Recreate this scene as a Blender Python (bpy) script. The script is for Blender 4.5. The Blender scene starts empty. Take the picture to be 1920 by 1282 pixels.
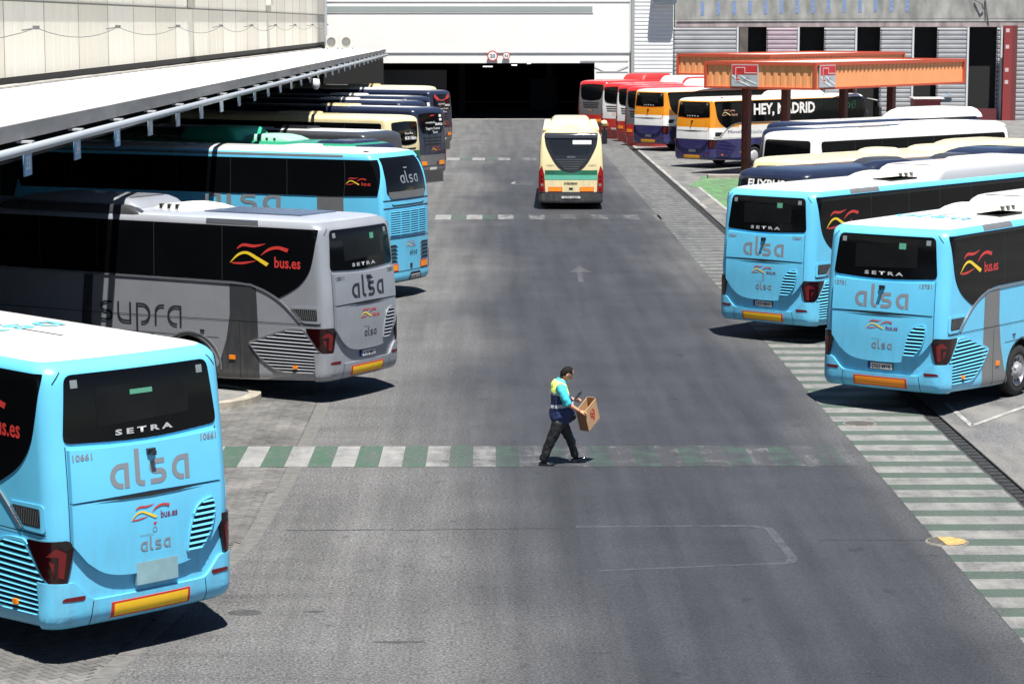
import bpy, bmesh, math, random
from mathutils import Vector, Matrix
random.seed(7)
R = math.radians
S = bpy.context.scene
COL = S.collection
PI = math.pi

# ------------------------------------------------------------------ camera
cam = bpy.data.cameras.new('camera'); camo = bpy.data.objects.new('camera', cam); COL.objects.link(camo)
cam.sensor_width = 36; cam.lens = 4412 / 1920 * 36; cam.clip_start = 1; cam.clip_end = 1500
camo.location = (0, 0, 7.19); camo.rotation_euler = (R(90 - 7.7119), 0, R(-.487))
cam.dof.use_dof = True; cam.dof.focus_distance = 39; cam.dof.aperture_fstop = 10
S.camera = camo

# ------------------------------------------------------------------ light
SUN = Vector((.27, -.96, 2.86)).normalized()            # towards the sun
EL = math.asin(SUN.z)
w = bpy.data.worlds.new('World'); S.world = w; w.use_nodes = True
nt = w.node_tree
sky = nt.nodes.new('ShaderNodeTexSky'); sky.sky_type = 'NISHITA'; sky.sun_disc = False
sky.sun_elevation = EL; sky.sun_rotation = math.atan2(SUN.x, SUN.y); sky.altitude = 650; sky.dust_density = 0; sky.air_density = .6
bg = nt.nodes['Background']; bg.inputs[1].default_value = .05
nt.links.new(sky.outputs[0], bg.inputs[0])
sl = bpy.data.lights.new('sun', 'SUN'); sl.energy = 5.0; sl.angle = R(.53); sl.color = (1, .965, .91)
so = bpy.data.objects.new('sun', sl); COL.objects.link(so); so.location = (0, 0, 60)
so.rotation_euler = SUN.to_track_quat('Z', 'Y').to_euler()
S.view_settings.view_transform = 'Standard'; S.view_settings.look = 'None'
S.view_settings.exposure = 1.12; S.view_settings.gamma = 1
S.view_settings.use_curve_mapping = False
S.render.engine = 'CYCLES'

# ------------------------------------------------------------------ materials
MATS = {}
def mat(name, col, rough=.5, metal=0, spec=.5, coat=0, var=0, vscale=3, bump=0, bscale=40, emit=None, stretch=None, dirt=None):
    if name in MATS: return MATS[name]
    m = bpy.data.materials.new(name); m.use_nodes = True; n = m.node_tree; b = n.nodes['Principled BSDF']
    b.inputs['Base Color'].default_value = (*col, 1); b.inputs['Roughness'].default_value = rough
    b.inputs['Metallic'].default_value = metal; b.inputs['Specular IOR Level'].default_value = spec
    if coat: b.inputs['Coat Weight'].default_value = coat; b.inputs['Coat Roughness'].default_value = .06
    if emit: b.inputs['Emission Color'].default_value = (*emit[0], 1); b.inputs['Emission Strength'].default_value = emit[1]
    g = n.nodes.new('ShaderNodeNewGeometry')
    src = g.outputs['Position']
    if stretch:
        mp = n.nodes.new('ShaderNodeMapping'); mp.inputs['Scale'].default_value = stretch
        n.links.new(src, mp.inputs[0]); src = mp.outputs[0]
    if var:
        t = n.nodes.new('ShaderNodeTexNoise'); t.inputs['Scale'].default_value = vscale; t.inputs['Detail'].default_value = 6
        n.links.new(src, t.inputs['Vector'])
        r = n.nodes.new('ShaderNodeMapRange'); r.inputs[1].default_value = .3; r.inputs[2].default_value = .7
        r.inputs[3].default_value = 1 - var; r.inputs[4].default_value = 1 + var
        n.links.new(t.outputs[0], r.inputs[0])
        mx = n.nodes.new('ShaderNodeVectorMath'); mx.operation = 'SCALE'; mx.inputs[0].default_value = col
        n.links.new(r.outputs[0], mx.inputs['Scale']); out = mx.outputs[0]
        n.links.new(out, b.inputs['Base Color'])
        rr = n.nodes.new('ShaderNodeMapRange'); rr.inputs[3].default_value = rough * .85; rr.inputs[4].default_value = min(1, rough * 1.2)
        n.links.new(t.outputs[0], rr.inputs[0]); n.links.new(rr.outputs[0], b.inputs['Roughness'])
    if dirt:
        tc = n.nodes.new('ShaderNodeTexCoord'); sp = n.nodes.new('ShaderNodeSeparateXYZ'); n.links.new(tc.outputs['Object'], sp.inputs[0])
        mz = n.nodes.new('ShaderNodeMapRange'); mz.inputs[1].default_value = .3; mz.inputs[2].default_value = 1.9; mz.inputs[3].default_value = dirt; mz.inputs[4].default_value = .04
        n.links.new(sp.outputs[2], mz.inputs[0])
        dn = n.nodes.new('ShaderNodeTexNoise'); dn.inputs['Scale'].default_value = 1.0; dn.inputs['Detail'].default_value = 8; dn.inputs['Roughness'].default_value = .7
        dm = n.nodes.new('ShaderNodeMapping'); dm.inputs['Scale'].default_value = (7, 7, 1.6); n.links.new(tc.outputs['Object'], dm.inputs[0]); n.links.new(dm.outputs[0], dn.inputs['Vector'])
        dr = n.nodes.new('ShaderNodeMapRange'); dr.inputs[1].default_value = .42; dr.inputs[2].default_value = .72; n.links.new(dn.outputs[0], dr.inputs[0])
        mu = n.nodes.new('ShaderNodeMath'); mu.operation = 'MULTIPLY'; n.links.new(dr.outputs[0], mu.inputs[0]); n.links.new(mz.outputs[0], mu.inputs[1])
        mm = n.nodes.new('ShaderNodeMix'); mm.data_type = 'RGBA'; mm.inputs[7].default_value = (.16, .15, .13, 1); n.links.new(mu.outputs[0], mm.inputs[0])
        if var: n.links.new(out, mm.inputs[6])
        else: mm.inputs[6].default_value = (*col, 1)
        n.links.new(mm.outputs[2], b.inputs['Base Color'])
    if bump:
        t = n.nodes.new('ShaderNodeTexNoise'); t.inputs['Scale'].default_value = bscale; t.inputs['Detail'].default_value = 3
        n.links.new(src, t.inputs['Vector'])
        bp = n.nodes.new('ShaderNodeBump'); bp.inputs['Strength'].default_value = bump; bp.inputs['Distance'].default_value = .01
        n.links.new(t.outputs[0], bp.inputs['Height']); n.links.new(bp.outputs[0], b.inputs['Normal'])
    MATS[name] = m; return m

def paint(name, col, rough=.28, var=.06, coat=.5): return mat('paint_' + name, col, rough, coat=coat, var=var, vscale=1.7, dirt=.42)
BLUE = paint('light_blue', (.118, .50, .745), .34, .04, .25); WHITE = paint('white', (.80, .80, .78)); SILVER = mat('paint_silver', (.29, .305, .335), .3, metal=.25, coat=.4, var=.05, vscale=2, dirt=.4)
SROOF = mat('paint_silver_roof', (.42, .45, .5), .3, metal=.2, coat=.3, var=.04)
GREY = paint('mid_grey', (.13, .135, .14)); DGREY = paint('charcoal', (.04, .042, .047)); CREAM = paint('cream', (.72, .62, .36))
NAVY = paint('navy', (.012, .017, .04)); NAVY2 = paint('royal_navy', (.02, .02, .11)); GREEN = paint('green', (.02, .26, .14)); TEAL = paint('teal', (.10, .42, .30))
DGREEN = paint('dark_green', (.015, .13, .075)); RED = paint('red', (.5, .02, .018)); ORANGE = paint('orange_yellow', (.72, .27, .012)); BLACK = paint('black', (.012, .012, .014))
PGREY = paint('coach_grey', (.14, .135, .14))
GLASS = mat('tinted_glass', (.0030, .0034, .0042), .05, spec=.17, var=.2, vscale=.8)
RGLASS = mat('rear_glass', (.0032, .0036, .0042), .07, spec=.18)
INNER = mat('inner_glass', (.0065, .007, .0075), .25, spec=.15, var=.3, vscale=2.0)
RUBBER = mat('rubber', (.014, .014, .014), .75, var=.2, vscale=9)
GROOVE = mat('panel_gap', (.006, .008, .010), .8)
UNDER = mat('underbody', (.02, .02, .02), .9)
LOGOG = mat('logo_grey', (.19, .21, .235), .5); LOGOD = mat('logo_dark', (.02, .022, .026), .5)
CHROME = mat('chrome', (.42, .42, .43), .3, metal=.55); LETC = mat('maker_letters', (.42, .43, .44), .35, metal=.2); TRIM = mat('metal_trim', (.3, .31, .33), .3, metal=.6)
LRED = mat('logo_red', (.50, .035, .03), .5); LYEL = mat('logo_yellow', (.75, .52, .03), .5)
LPURP = mat('logo_purple', (.16, .035, .09), .5); LYELL2 = mat('logo_pale_yellow', (.6, .55, .25), .5)
TAIL = mat('tail_light_dark', (.013, .0012, .0018), .12, coat=.2); TAILR = mat('tail_light_red', (.11, .004, .006), .2, coat=.3); TAILK = mat('tail_light_black', (.012, .01, .011), .2)
PLY = mat('plate_yellow', (.85, .50, .015), .55, var=.05, vscale=8); PLR = mat('plate_red', (.50, .03, .02), .55); PLO = mat('plate_orange', (.85, .26, .01), .5)
NPW = mat('plate_white', (.62, .62, .6), .5); NPB = mat('plate_frame', (.01, .012, .02), .5); NPBLU = mat('plate_blue', (.02, .05, .3), .5)
NPG = mat('plate_blank', (.22, .36, .40), .5, var=.1, vscale=6)
AMBER = mat('amber', (.8, .22, .01), .3); LABEL = mat('sticker_green', (.07, .26, .17), .6); STK = mat('sticker_white', (.16, .19, .20), .6)
HATCH = mat('hatch_cream', (.55, .56, .48), .5); WTXT = mat('white_lettering', (.8, .8, .8), .5)

# ------------------------------------------------------------------ object helpers
def link(name, me, parent=None, loc=None):
    o = bpy.data.objects.new(name, me); COL.objects.link(o)
    if parent is not None: o.parent = parent
    if loc: o.location = loc
    return o
def tag(o, label=None, cat=None, group=None, kind=None):
    if label: o['label'] = label
    if cat: o['category'] = cat
    if group: o['group'] = group
    if kind: o['kind'] = kind
    return o
def empty(name, loc=(0, 0, 0), rz=0):
    o = bpy.data.objects.new(name, None); COL.objects.link(o); o.location = loc; o.rotation_euler = (0, 0, rz); o.empty_display_size = .3
    return o
def mesh(name, vs, fs, mats, mi=None, smooth=False):
    me = bpy.data.meshes.new(name); me.from_pydata([tuple(v) for v in vs], [], fs)
    for m in (mats if isinstance(mats, (list, tuple)) else [mats]): me.materials.append(m)
    if mi: me.polygons.foreach_set('material_index', mi)
    if smooth: me.polygons.foreach_set('use_smooth', [True] * len(me.polygons))
    me.validate(); me.update(); return me
class MB:
    def __init__(s): s.v = []; s.f = []; s.m = []
    def box(s, x0, x1, y0, y1, z0, z1, m=0, rot=0, c=(0, 0)):
        b = len(s.v)
        for z in (z0, z1):
            for x, y in ((x0, y0), (x1, y0), (x1, y1), (x0, y1)):
                if rot:
                    ca, sa = math.cos(rot), math.sin(rot)
                    x, y = x - c[0], y - c[1]; x, y = ca * x - sa * y + c[0], sa * x + ca * y + c[1]
                s.v.append((x, y, z))
        for q in ((3, 2, 1, 0), (4, 5, 6, 7), (0, 1, 5, 4), (1, 2, 6, 5), (2, 3, 7, 6), (3, 0, 4, 7)):
            s.f.append([b + i for i in q]); s.m.append(m)
        return s
    def quad(s, pts, m=0):
        b = len(s.v); s.v += [tuple(p) for p in pts]; s.f.append(list(range(b, b + len(pts)))); s.m.append(m); return s
    def tube(s, pts, r, n=8, m=0, cap=True):
        b = len(s.v); pts = [Vector(p) for p in pts]
        for i, p in enumerate(pts):
            d = (pts[min(i + 1, len(pts) - 1)] - pts[max(i - 1, 0)]).normalized()
            u = d.orthogonal().normalized() if abs(d.z) > .9 else d.cross(Vector((0, 0, 1))).normalized()
            v = d.cross(u); rr = r[i] if isinstance(r, (list, tuple)) else r
            for k in range(n):
                a = 2 * PI * k / n; s.v.append(tuple(p + (u * math.cos(a) + v * math.sin(a)) * rr))
        for i in range(len(pts) - 1):
            for k in range(n):
                s.f.append([b + i * n + k, b + i * n + (k + 1) % n, b + (i + 1) * n + (k + 1) % n, b + (i + 1) * n + k]); s.m.append(m)
        if cap:
            s.f.append([b + k for k in range(n)][::-1]); s.m.append(m)
            e = b + (len(pts) - 1) * n; s.f.append([e + k for k in range(n)]); s.m.append(m)
        return s
    def lathe(s, prof, c, ax, n=24, m=0):          # prof (radius, along axis)
        b = len(s.v); ax = Vector(ax).normalized(); u = ax.orthogonal().normalized(); v = ax.cross(u); c = Vector(c)
        for r, h in prof:
            for k in range(n):
                a = 2 * PI * k / n; s.v.append(tuple(c + ax * h + (u * math.cos(a) + v * math.sin(a)) * r))
        for i in range(len(prof) - 1):
            for k in range(n):
                s.f.append([b + i * n + k, b + i * n + (k + 1) % n, b + (i + 1) * n + (k + 1) % n, b + (i + 1) * n + k])
                s.m.append(m[i] if isinstance(m, (list, tuple)) else m)
        return s
    def build(s, name, mats, parent=None, smooth=False, loc=None):
        return link(name, mesh(name, s.v, s.f, mats, s.m, smooth), parent, loc)

# ------------------------------------------------------------------ 2D shapes
def rc(pts, r=.05, n=4):
    out = []; N = len(pts)
    for i in range(N):
        p = Vector(pts[i]).to_2d(); a = Vector(pts[i - 1]).to_2d(); b = Vector(pts[(i + 1) % N]).to_2d()
        ri = pts[i][2] if len(pts[i]) > 2 else r
        da, db = a - p, b - p; la = min(ri, da.length * .45); lb = min(ri, db.length * .45)
        if ri < 1e-4: out.append(tuple(p)); continue
        A = p + da.normalized() * la; B_ = p + db.normalized() * lb
        for k in range(n + 1):
            t = k / n; q = A * (1 - t) ** 2 + p * 2 * t * (1 - t) + B_ * t * t; out.append((q.x, q.y))
    return out
def spl(pts, n=6):
    out = []; N = len(pts)
    for i in range(N - 1):
        p0 = Vector(pts[max(i - 1, 0)]); p1 = Vector(pts[i]); p2 = Vector(pts[i + 1]); p3 = Vector(pts[min(i + 2, N - 1)])
        for k in range(n):
            t = k / n
            out.append(.5 * ((2 * p1) + (-p0 + p2) * t + (2 * p0 - 5 * p1 + 4 * p2 - p3) * t * t + (-p0 + 3 * p1 - 3 * p2 + p3) * t ** 3))
    out.append(Vector(pts[-1])); return [tuple(p) for p in out]
def ribbon(pts, w):
    """2D ribbon mesh; w number or list"""
    pts = [Vector(p[:2]) for p in pts]; N = len(pts); vs = []; fs = []
    for i, p in enumerate(pts):
        a = (p - pts[i - 1]).normalized() if i else (pts[1] - p).normalized()
        b = (pts[i + 1] - p).normalized() if i < N - 1 else a
        t = (a + b); t = t.normalized() if t.length > 1e-6 else a
        nn = Vector((-t.y, t.x)); k = 1 / max(.5, nn.dot(Vector((-a.y, a.x))))
        ww = (w[i] if isinstance(w, list) else w) / 2 * k
        vs += [tuple(p + nn * ww), tuple(p - nn * ww)]
    for i in range(N - 1): fs.append([2 * i, 2 * i + 1, 2 * i + 3, 2 * i + 2])
    return vs, fs
def arcp(cx, cy, rx, ry, a0, a1, n=8):
    return [(cx + rx * math.cos(R(a0 + (a1 - a0) * k / n)), cy + ry * math.sin(R(a0 + (a1 - a0) * k / n))) for k in range(n + 1)]
def word(txt, lw=.2):
    """rounded operator lettering drawn as strokes; x-height 1. returns 2D verts, faces, width"""
    V = []; F = []; x = 0
    def add(p, ww=None):
        v, f = ribbon([(a + x, b) for a, b in p], ww or lw); o = len(V); V.extend(v); F.extend([[i + o for i in q] for q in f])
    h = lw / 2
    for c in txt:
        if c == 'a':
            add([(.80 - h, 0), (.80 - h, 1)]); add([(.8 - lw, 1 - h), (.46, 1 - h)] + arcp(.46, .5, .46 - h, .5 - h, 90, 270, 14)[1:] + [(.54, h)]); x += 1.06
        elif c == 'l':
            add([(h, 1.5), (h, .3)] + arcp(.3, .3, .3 - h, .3 - h, 180, 270, 6)[1:] + [(.40, h)]); x += .62
        elif c == 's':
            r_ = .25 - h / 2
            add([(.68, 1 - h), (.30, 1 - h)] + arcp(.30, .75 - h / 2, r_, r_, 90, 270, 8)[1:] + [(.45, .5)] + arcp(.45, .25 + h / 2, r_, r_, 90, -90, 8)[1:] + [(.03, h)]); x += 1.0
        elif c == 'u':
            add([(h, 1), (h, .4)] + arcp(.4, .4, .4 - h, .4 - h, 180, 270, 6)[1:] + [(.8 - lw, h)]); add([(.8 - h, 0), (.8 - h, 1)]); x += 1.08
        elif c == 'p':
            add([(h, -.45), (h, 1)]); add([(lw, 1 - h), (.36, 1 - h)] + arcp(.36, .5, .46 - h, .5 - h, 90, -90, 14)[1:] + [(.28, h)]); x += 1.06
        elif c == 'r':
            add([(h, 0), (h, .6)] + arcp(.42, .6, .42 - h, .4 - h, 180, 90, 6)[1:] + [(.55, 1 - h)]); x += .72
    return V, F, x - .26
_tc = {}
def text2d(txt, bold=0, spacing=1.0):
    k = (txt, bold, spacing)
    if k not in _tc:
        c = bpy.data.curves.new('t', 'FONT'); c.body = txt; c.size = 1; c.offset = bold; c.resolution_u = 2; c.space_character = spacing
        o = bpy.data.objects.new('t', c); me = o.to_mesh()
        vs = [(v.co.x, v.co.y) for v in me.vertices]; fs = [list(p.vertices) for p in me.polygons]
        o.to_mesh_clear(); bpy.data.objects.remove(o); bpy.data.curves.remove(c)
        xs = [v[0] for v in vs]; mn = min(xs); vs = [(a - mn, b) for a, b in vs]
        _tc[k] = (vs, fs, max(xs) - mn)
    return _tc[k]

# ------------------------------------------------------------------ coach shell
class Shell:
    def __init__(s, L, W, prof, r=.25, rf=.35, bulge=.05, lift=.13, wheels=(3.3, 10.0), bands=(), front=(.05, .7)):
        s.L, s.W, s.r, s.rf, s.bulge, s.lift = L, W, r, rf, bulge, lift
        s.a = W / 2 - r; s.af = W / 2 - rf
        s.s1 = s.a + r * PI / 2; s.s2 = s.s1 + L - r - rf; s.s3 = s.s2 + rf * PI / 2; s.s4 = s.s3 + s.af
        fine = spl([tuple(p) for p in prof], 3)
        vk = [fine[0][0]]
        for i in range(1, len(fine)):
            vk.append(vk[-1] + math.hypot(fine[i][0] - fine[i - 1][0], min(fine[i][1] - fine[i - 1][1], .3)))
        s.tab = list(zip(vk, fine)); ex = []
        base = [v for v in vk]
        ks = set(base)
        z = base[0]
        while z < 1.25: ks.add(z); z += .12
        for b in bands: ks.add(b)
        ks = sorted(ks); out = [ks[0]]
        for k in ks[1:]:
            if k - out[-1] > .012: out.append(k)
            elif k in bands: out[-1] = k
        s.vk = out
        q = [s.a * i / 5 for i in range(6)] + [s.a + r * PI / 2 * i / 7 for i in range(1, 8)]
        n = int((s.s2 - s.s1) / .45)
        sd = [s.s1 + (s.s2 - s.s1) * i / n for i in range(1, n + 1)]
        for wt in wheels:
            c = s.s1 + wt - r
            sd += [c + d * .1 for d in range(-8, 9)]
        sd = sorted(x for x in sd if x > s.s1 + .03); q2 = []
        for x in sd:
            if not q2 or x - q2[-1] > .05: q2.append(x)
        q += [x for x in q2 if x <= s.s2 + 1e-6] + [s.s2 + rf * PI / 2 * i / 5 for i in range(1, 6)] + [s.s3 + s.af * i / 4 for i in range(1, 5)]
        q = sorted(set(round(x, 4) for x in q)); s.sk = q
        s.wheels = wheels; s.front = front
    def prof(s, v):
        t = s.tab
        if v <= t[0][0]: return (t[0][1][0] - (t[0][0] - v),) + tuple(t[0][1][1:])
        for i in range(len(t) - 1):
            if v <= t[i + 1][0]:
                k = (v - t[i][0]) / max(1e-9, t[i + 1][0] - t[i][0]); a, b = t[i][1], t[i + 1][1]
                return tuple(a[j] + (b[j] - a[j]) * k for j in range(len(a)))
        return t[-1][1]
    def pt(s, ss, v):
        sg = -1 if ss < 0 else 1; x = abs(ss); W2 = s.W / 2; a, r = s.a, s.r
        if x <= a: bx, by = x, 0
        elif x <= s.s1: p = (x - a) / r; bx, by = a + r * math.sin(p), r * (1 - math.cos(p))
        elif x <= s.s2: bx, by = W2, r + x - s.s1
        elif x <= s.s3: p = (x - s.s2) / s.rf; bx, by = s.af + s.rf * math.cos(p), s.L - s.rf + s.rf * math.sin(p)
        else: bx, by = max(0, s.af - (x - s.s3)), s.L
        z, si, ir = s.prof(v)[:3]
        F = max(0, 1 - by / 4) ** 2
        t = by + (ir + s.bulge * (min(bx, a) / a) ** 2) * F
        Ff = max(0, 1 - (s.L - by) / 4) ** 2
        zz = max(0, z - 1.2); fr = s.front[0] + s.front[1] * (zz / 2.3) ** 1.6 + (0 if si < .05 else si * .8) + .05 * (min(bx, s.af) / s.af) ** 2
        t -= fr * Ff
        if z < .9: z += s.lift * max(0, 1 - t / 2.4) * (.9 - z) / .58
        return Vector((sg * bx * (W2 - si) / W2, t, z))
    def nrm(s, ss, v):
        e = .01; du = s.pt(ss + e, v) - s.pt(ss - e, v); dv = s.pt(ss, v + e) - s.pt(ss, v - e)
        n = du.cross(dv)
        if n.length < 1e-9: return Vector((0, 0, 1))
        n.normalize(); return n
    def inv(s, kind, u, z, side=1):
        """rear (lateral,z) or side (t,z) -> (s,v)"""
        v = z
        if kind == 'rear':
            x = abs(u); ss = math.copysign(x if x <= s.a else s.a + s.r * math.asin(min(1, (x - s.a) / s.r)), u)
            for _ in range(4):
                p = s.pt(ss, v); v += (z - p.z)
                d = u - p.x
                if abs(ss) < s.s1 - .02: ss += d * .9
            return ss, v
        ss = s.s1 + u - s.r
        for _ in range(5):
            p = s.pt(side * ss, v); v += z - p.z; ss += (u - p.y) * .95; ss = max(.3, ss)
        return side * ss, v
    def body(s, colfn, mats, name='body', arch=.62, hub=.5):
        sk = [-x for x in s.sk[::-1]] + s.sk[1:]; vk = s.vk; ns = len(sk); vs = []; fs = []; mi = []
        for v in vk:
            for x in sk: vs.append(s.pt(x, v))
        for j in range(len(vk) - 1):
            for i in range(ns - 1):
                a = j * ns + i
                fs.append((a, a + 1, a + 1 + ns, a + ns)); mi.append(colfn((sk[i] + sk[i + 1]) / 2, (vk[j] + vk[j + 1]) / 2))
        bm = bmesh.new(); bv = [bm.verts.new(p) for p in vs]
        for f, m in zip(fs, mi):
            try: g = bm.faces.new([bv[k] for k in f]); g.material_index = m; g.smooth = True
            except ValueError: pass
        if arch:
            kill = []
            for f in bm.faces:
                c = f.calc_center_median()
                if abs(c.x) > s.W / 2 - .15 and c.z < 1.4:
                    for wt in s.wheels:
                        if math.hypot(c.y - wt, c.z - hub) < arch: kill.append(f); break
            bmesh.ops.delete(bm, geom=kill, context='FACES')
            for v in bm.verts:
                if v.is_boundary and abs(v.co.x) > s.W / 2 - .15 and v.co.z < 1.4:
                    for wt in s.wheels:
                        d = math.hypot(v.co.y - wt, v.co.z - hub)
                        if d < arch + .16 and (v.co.z > .36 or d < arch):
                            k = arch / max(d, .01); v.co.y = wt + (v.co.y - wt) * k; v.co.z = hub + (v.co.z - hub) * k
        bmesh.ops.remove_doubles(bm, verts=bm.verts, dist=.0005)
        me = bpy.data.meshes.new(name); bm.to_mesh(me); bm.free()
        for m in mats: me.materials.append(m)
        return me
    def wrap(s, vs, fs, off, depth=0, name='patch', mats=None, smooth=True):
        """2D (s,v) mesh -> surface"""
        bm = bmesh.new(); bv = [bm.verts.new((a, b, 0)) for a, b in vs]
        for f in fs:
            try: bm.faces.new([bv[i] for i in f])
            except ValueError: pass
        big = [f for f in bm.faces if len(f.verts) > 4]
        if big: bmesh.ops.triangulate(bm, faces=big)
        xs = [v[0] for v in vs]; ys = [v[1] for v in vs]; x0, x1, y0, y1 = min(xs), max(xs), min(ys), max(ys)
        def cut(co, no): bmesh.ops.bisect_plane(bm, geom=bm.verts[:] + bm.edges[:] + bm.faces[:], dist=1e-5, plane_co=co, plane_no=no)
        for k in s.sk:
            for q in ((k, -k) if k else (0,)):
                if x0 + .002 < q < x1 - .002 and (abs(q) < s.s1 + 4 or abs(q) > s.s2 - .1): cut((q, 0, 0), (1, 0, 0))
        for k in s.vk:
            if y0 + .002 < k < y1 - .002: cut((0, k, 0), (0, 1, 0))
        bnd = [(e.verts[0].index, e.verts[1].index) for e in bm.edges if e.is_boundary] if depth else []
        bm.verts.index_update()
        bnd = [(e.verts[0], e.verts[1]) for e in bm.edges if e.is_boundary] if depth else []
        low = {}; newf = []
        if depth:
            for a, b in bnd:
                q = []
                for v in (a, b):
                    if v not in low:
                        p = s.pt(v.co.x, v.co.y); n = s.nrm(v.co.x, v.co.y)
                        low[v] = (p + n * off, p + n * (off - depth))
                    q.append(low[v])
                newf.append((q[0][0], q[1][0], q[1][1], q[0][1]))
        for v in bm.verts:
            p = s.pt(v.co.x, v.co.y); v.co = p + s.nrm(v.co.x, v.co.y) * off
        bmesh.ops.recalc_face_normals(bm, faces=bm.faces[:])
        f0 = bm.faces[:][0] if bm.faces else None
        if f0:
            c = f0.calc_center_median(); o = c - Vector((0, s.L / 2, 2)); o.y *= .2
            if f0.normal.dot(o) < 0: bmesh.ops.reverse_faces(bm, faces=bm.faces[:])
        for f in bm.faces: f.smooth = smooth
        for q in newf:
            f = bm.faces.new([bm.verts.new(p) for p in q]); f.smooth = False
        me = bpy.data.meshes.new(name); bm.to_mesh(me); bm.free()
        for m in (mats if isinstance(mats, (list, tuple)) else [mats]): me.materials.append(m)
        return me

class Coach:
    def __init__(c, shell, name, label, cat, x, y, hd, side, group=None):
        c.sh = shell; c.root = empty(name, (x, y, 0), -R(hd)); tag(c.root, label, cat, group); c.side = side
    def poly(c, name, m, pts, kind='rear', off=.006, depth=.012, parent=None, side=None, label=None):
        sd = side or c.side
        sv = [c.sh.inv(kind, p[0], p[1], sd) for p in pts]
        me = c.sh.wrap(sv, [list(range(len(sv)))], off, depth, name, m)
        o = link(name, me, parent or c.root)
        if label: o['label'] = label
        return o
    def flat(c, name, m, vs, fs, u0, z0, sc, kind='rear', off=.009, parent=None, side=None, slant=0):
        sd = side or c.side; flip = -1 if (kind == 'side' and sd < 0) else 1
        scx, scy = sc if isinstance(sc, tuple) else (sc, sc)
        sv = [c.sh.inv(kind, u0 + flip * a * scx, z0 + b * scy, sd) for a, b in vs]
        return link(name, c.sh.wrap(sv, fs, off, 0, name, m), parent or c.root)
    def text(c, name, m, txt, u0, z0, width, height=None, kind='rear', bold=0, off=.009, parent=None, side=None, spacing=1.0):
        vs, fs, w = text2d(txt, bold, spacing); sx = width / w; sy = height / .72 if height else sx
        return c.flat(name, m, vs, fs, u0, z0, (sx, sy), kind, off, parent, side)
    def word(c, name, m, txt, u0, z0, width, xh=None, kind='rear', lw=.2, off=.009, parent=None, side=None):
        vs, fs, w = word(txt, lw); sx = width / w
        return c.flat(name, m, vs, fs, u0, z0, (sx, xh or sx), kind, off, parent, side)
    def line(c, name, m, pts, wd, kind='rear', off=.005, depth=0, parent=None, side=None):
        vs, fs = ribbon(pts, wd); sd = side or c.side
        sv = [c.sh.inv(kind, a, b, sd) for a, b in vs]
        return link(name, c.sh.wrap(sv, fs, off, depth, name, m), parent or c.root)
    def ribbons(c, u0, z0, w, kind='rear', off=.009, side=None, mats=None, txt=True, parent=None):
        """bus.es wave logo, w = width of the waves"""
        r_, y_, t_ = mats or (LRED, LYEL, LRED)
        k = (w, w * .68)
        L = [(r_, [(.0, .0), (.2, .02), (.42, .16)], [.07, .11, .03]),
             (r_, [(.09, .72), (.2, .93), (.4, .90), (.6, 1.04)], [.03, .13, .13, .02]),
             (y_, [(-.03, .02), (.12, .44), (.27, .55), (.44, .32), (.64, .0)], [.02, .10, .13, .15, .18]),
             (r_, [(.52, .45), (.66, .76), (.82, .88), (1.0, .76)], [.02, .12, .15, .18])]
        p = parent or c.root
        for m, pts, ws in L:
            sp = spl([(a, b * .43, w_ * .45) for (a, b), w_ in zip(pts, ws)], 4)
            vs, fs = ribbon([(q[0], q[1]) for q in sp], [max(.008, q[2]) for q in sp])
            c.flat('wave_logo', m, vs, fs, u0, z0, k, kind, off + .0012 * L.index((m, pts, ws)), p, side)
        if txt:
            vs, fs, ww = text2d('bus.es', .02)
            c.flat('lettering', t_, vs, fs, u0 + (.76 * w if not (kind == 'side' and (side or c.side) < 0) else -.76 * w), z0 - .03 * w, (.46 * w / ww, .22 * w), kind, off, p, side)
    def grille(c, name, m, pts, kind, rows, side=None, fw=.035, frame=None, lean=.0, depth=.03, margin=.0, base=.004):
        sd = side or c.side; sh = c.sh
        sv = [sh.inv(kind, p[0], p[1], sd) for p in pts]
        g = link(name, sh.wrap(sv, [list(range(len(sv)))], base, .006, name, GROOVE), c.root)
        vs, fs = ribbon(sv + [sv[0], sv[1]], fw); link('frame', sh.wrap(vs, fs, base + .018, .022, 'frame', frame or m), g)
        ys = [p[1] for p in sv]; y0, y1 = min(ys) + margin, max(ys) - margin; h = (y1 - y0) / rows
        for k in range(rows):
            v = y0 + (k + .5) * h; X = []
            for i in range(len(sv)):
                (a, b), (a2, b2) = sv[i], sv[(i + 1) % len(sv)]
                if (b - v) * (b2 - v) < 0: X.append(a + (a2 - a) * (v - b) / (b2 - b))
            if len(X) < 2: continue
            xa, xb = min(X) + fw * .3, max(X) - fw * .3
            if xb - xa < .04: continue
            n = max(3, int((xb - xa) / .12)); V = []; F = []
            for i in range(n + 1):
                x = xa + (xb - xa) * i / n
                for dv, o in ((.16, base + .004), (.12, base + .010), (-.22, base + .026), (-.32, base + .022), (-.36, base + .004)):
                    V.append(sh.pt(x, v + dv * h) + sh.nrm(x, v) * o)
            for i in range(n):
                for j in range(4): F.append((i * 5 + j, i * 5 + j + 1, i * 5 + j + 6, i * 5 + j + 5))
            link('slat', mesh('slat', V, F, m), g)
        return g
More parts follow.
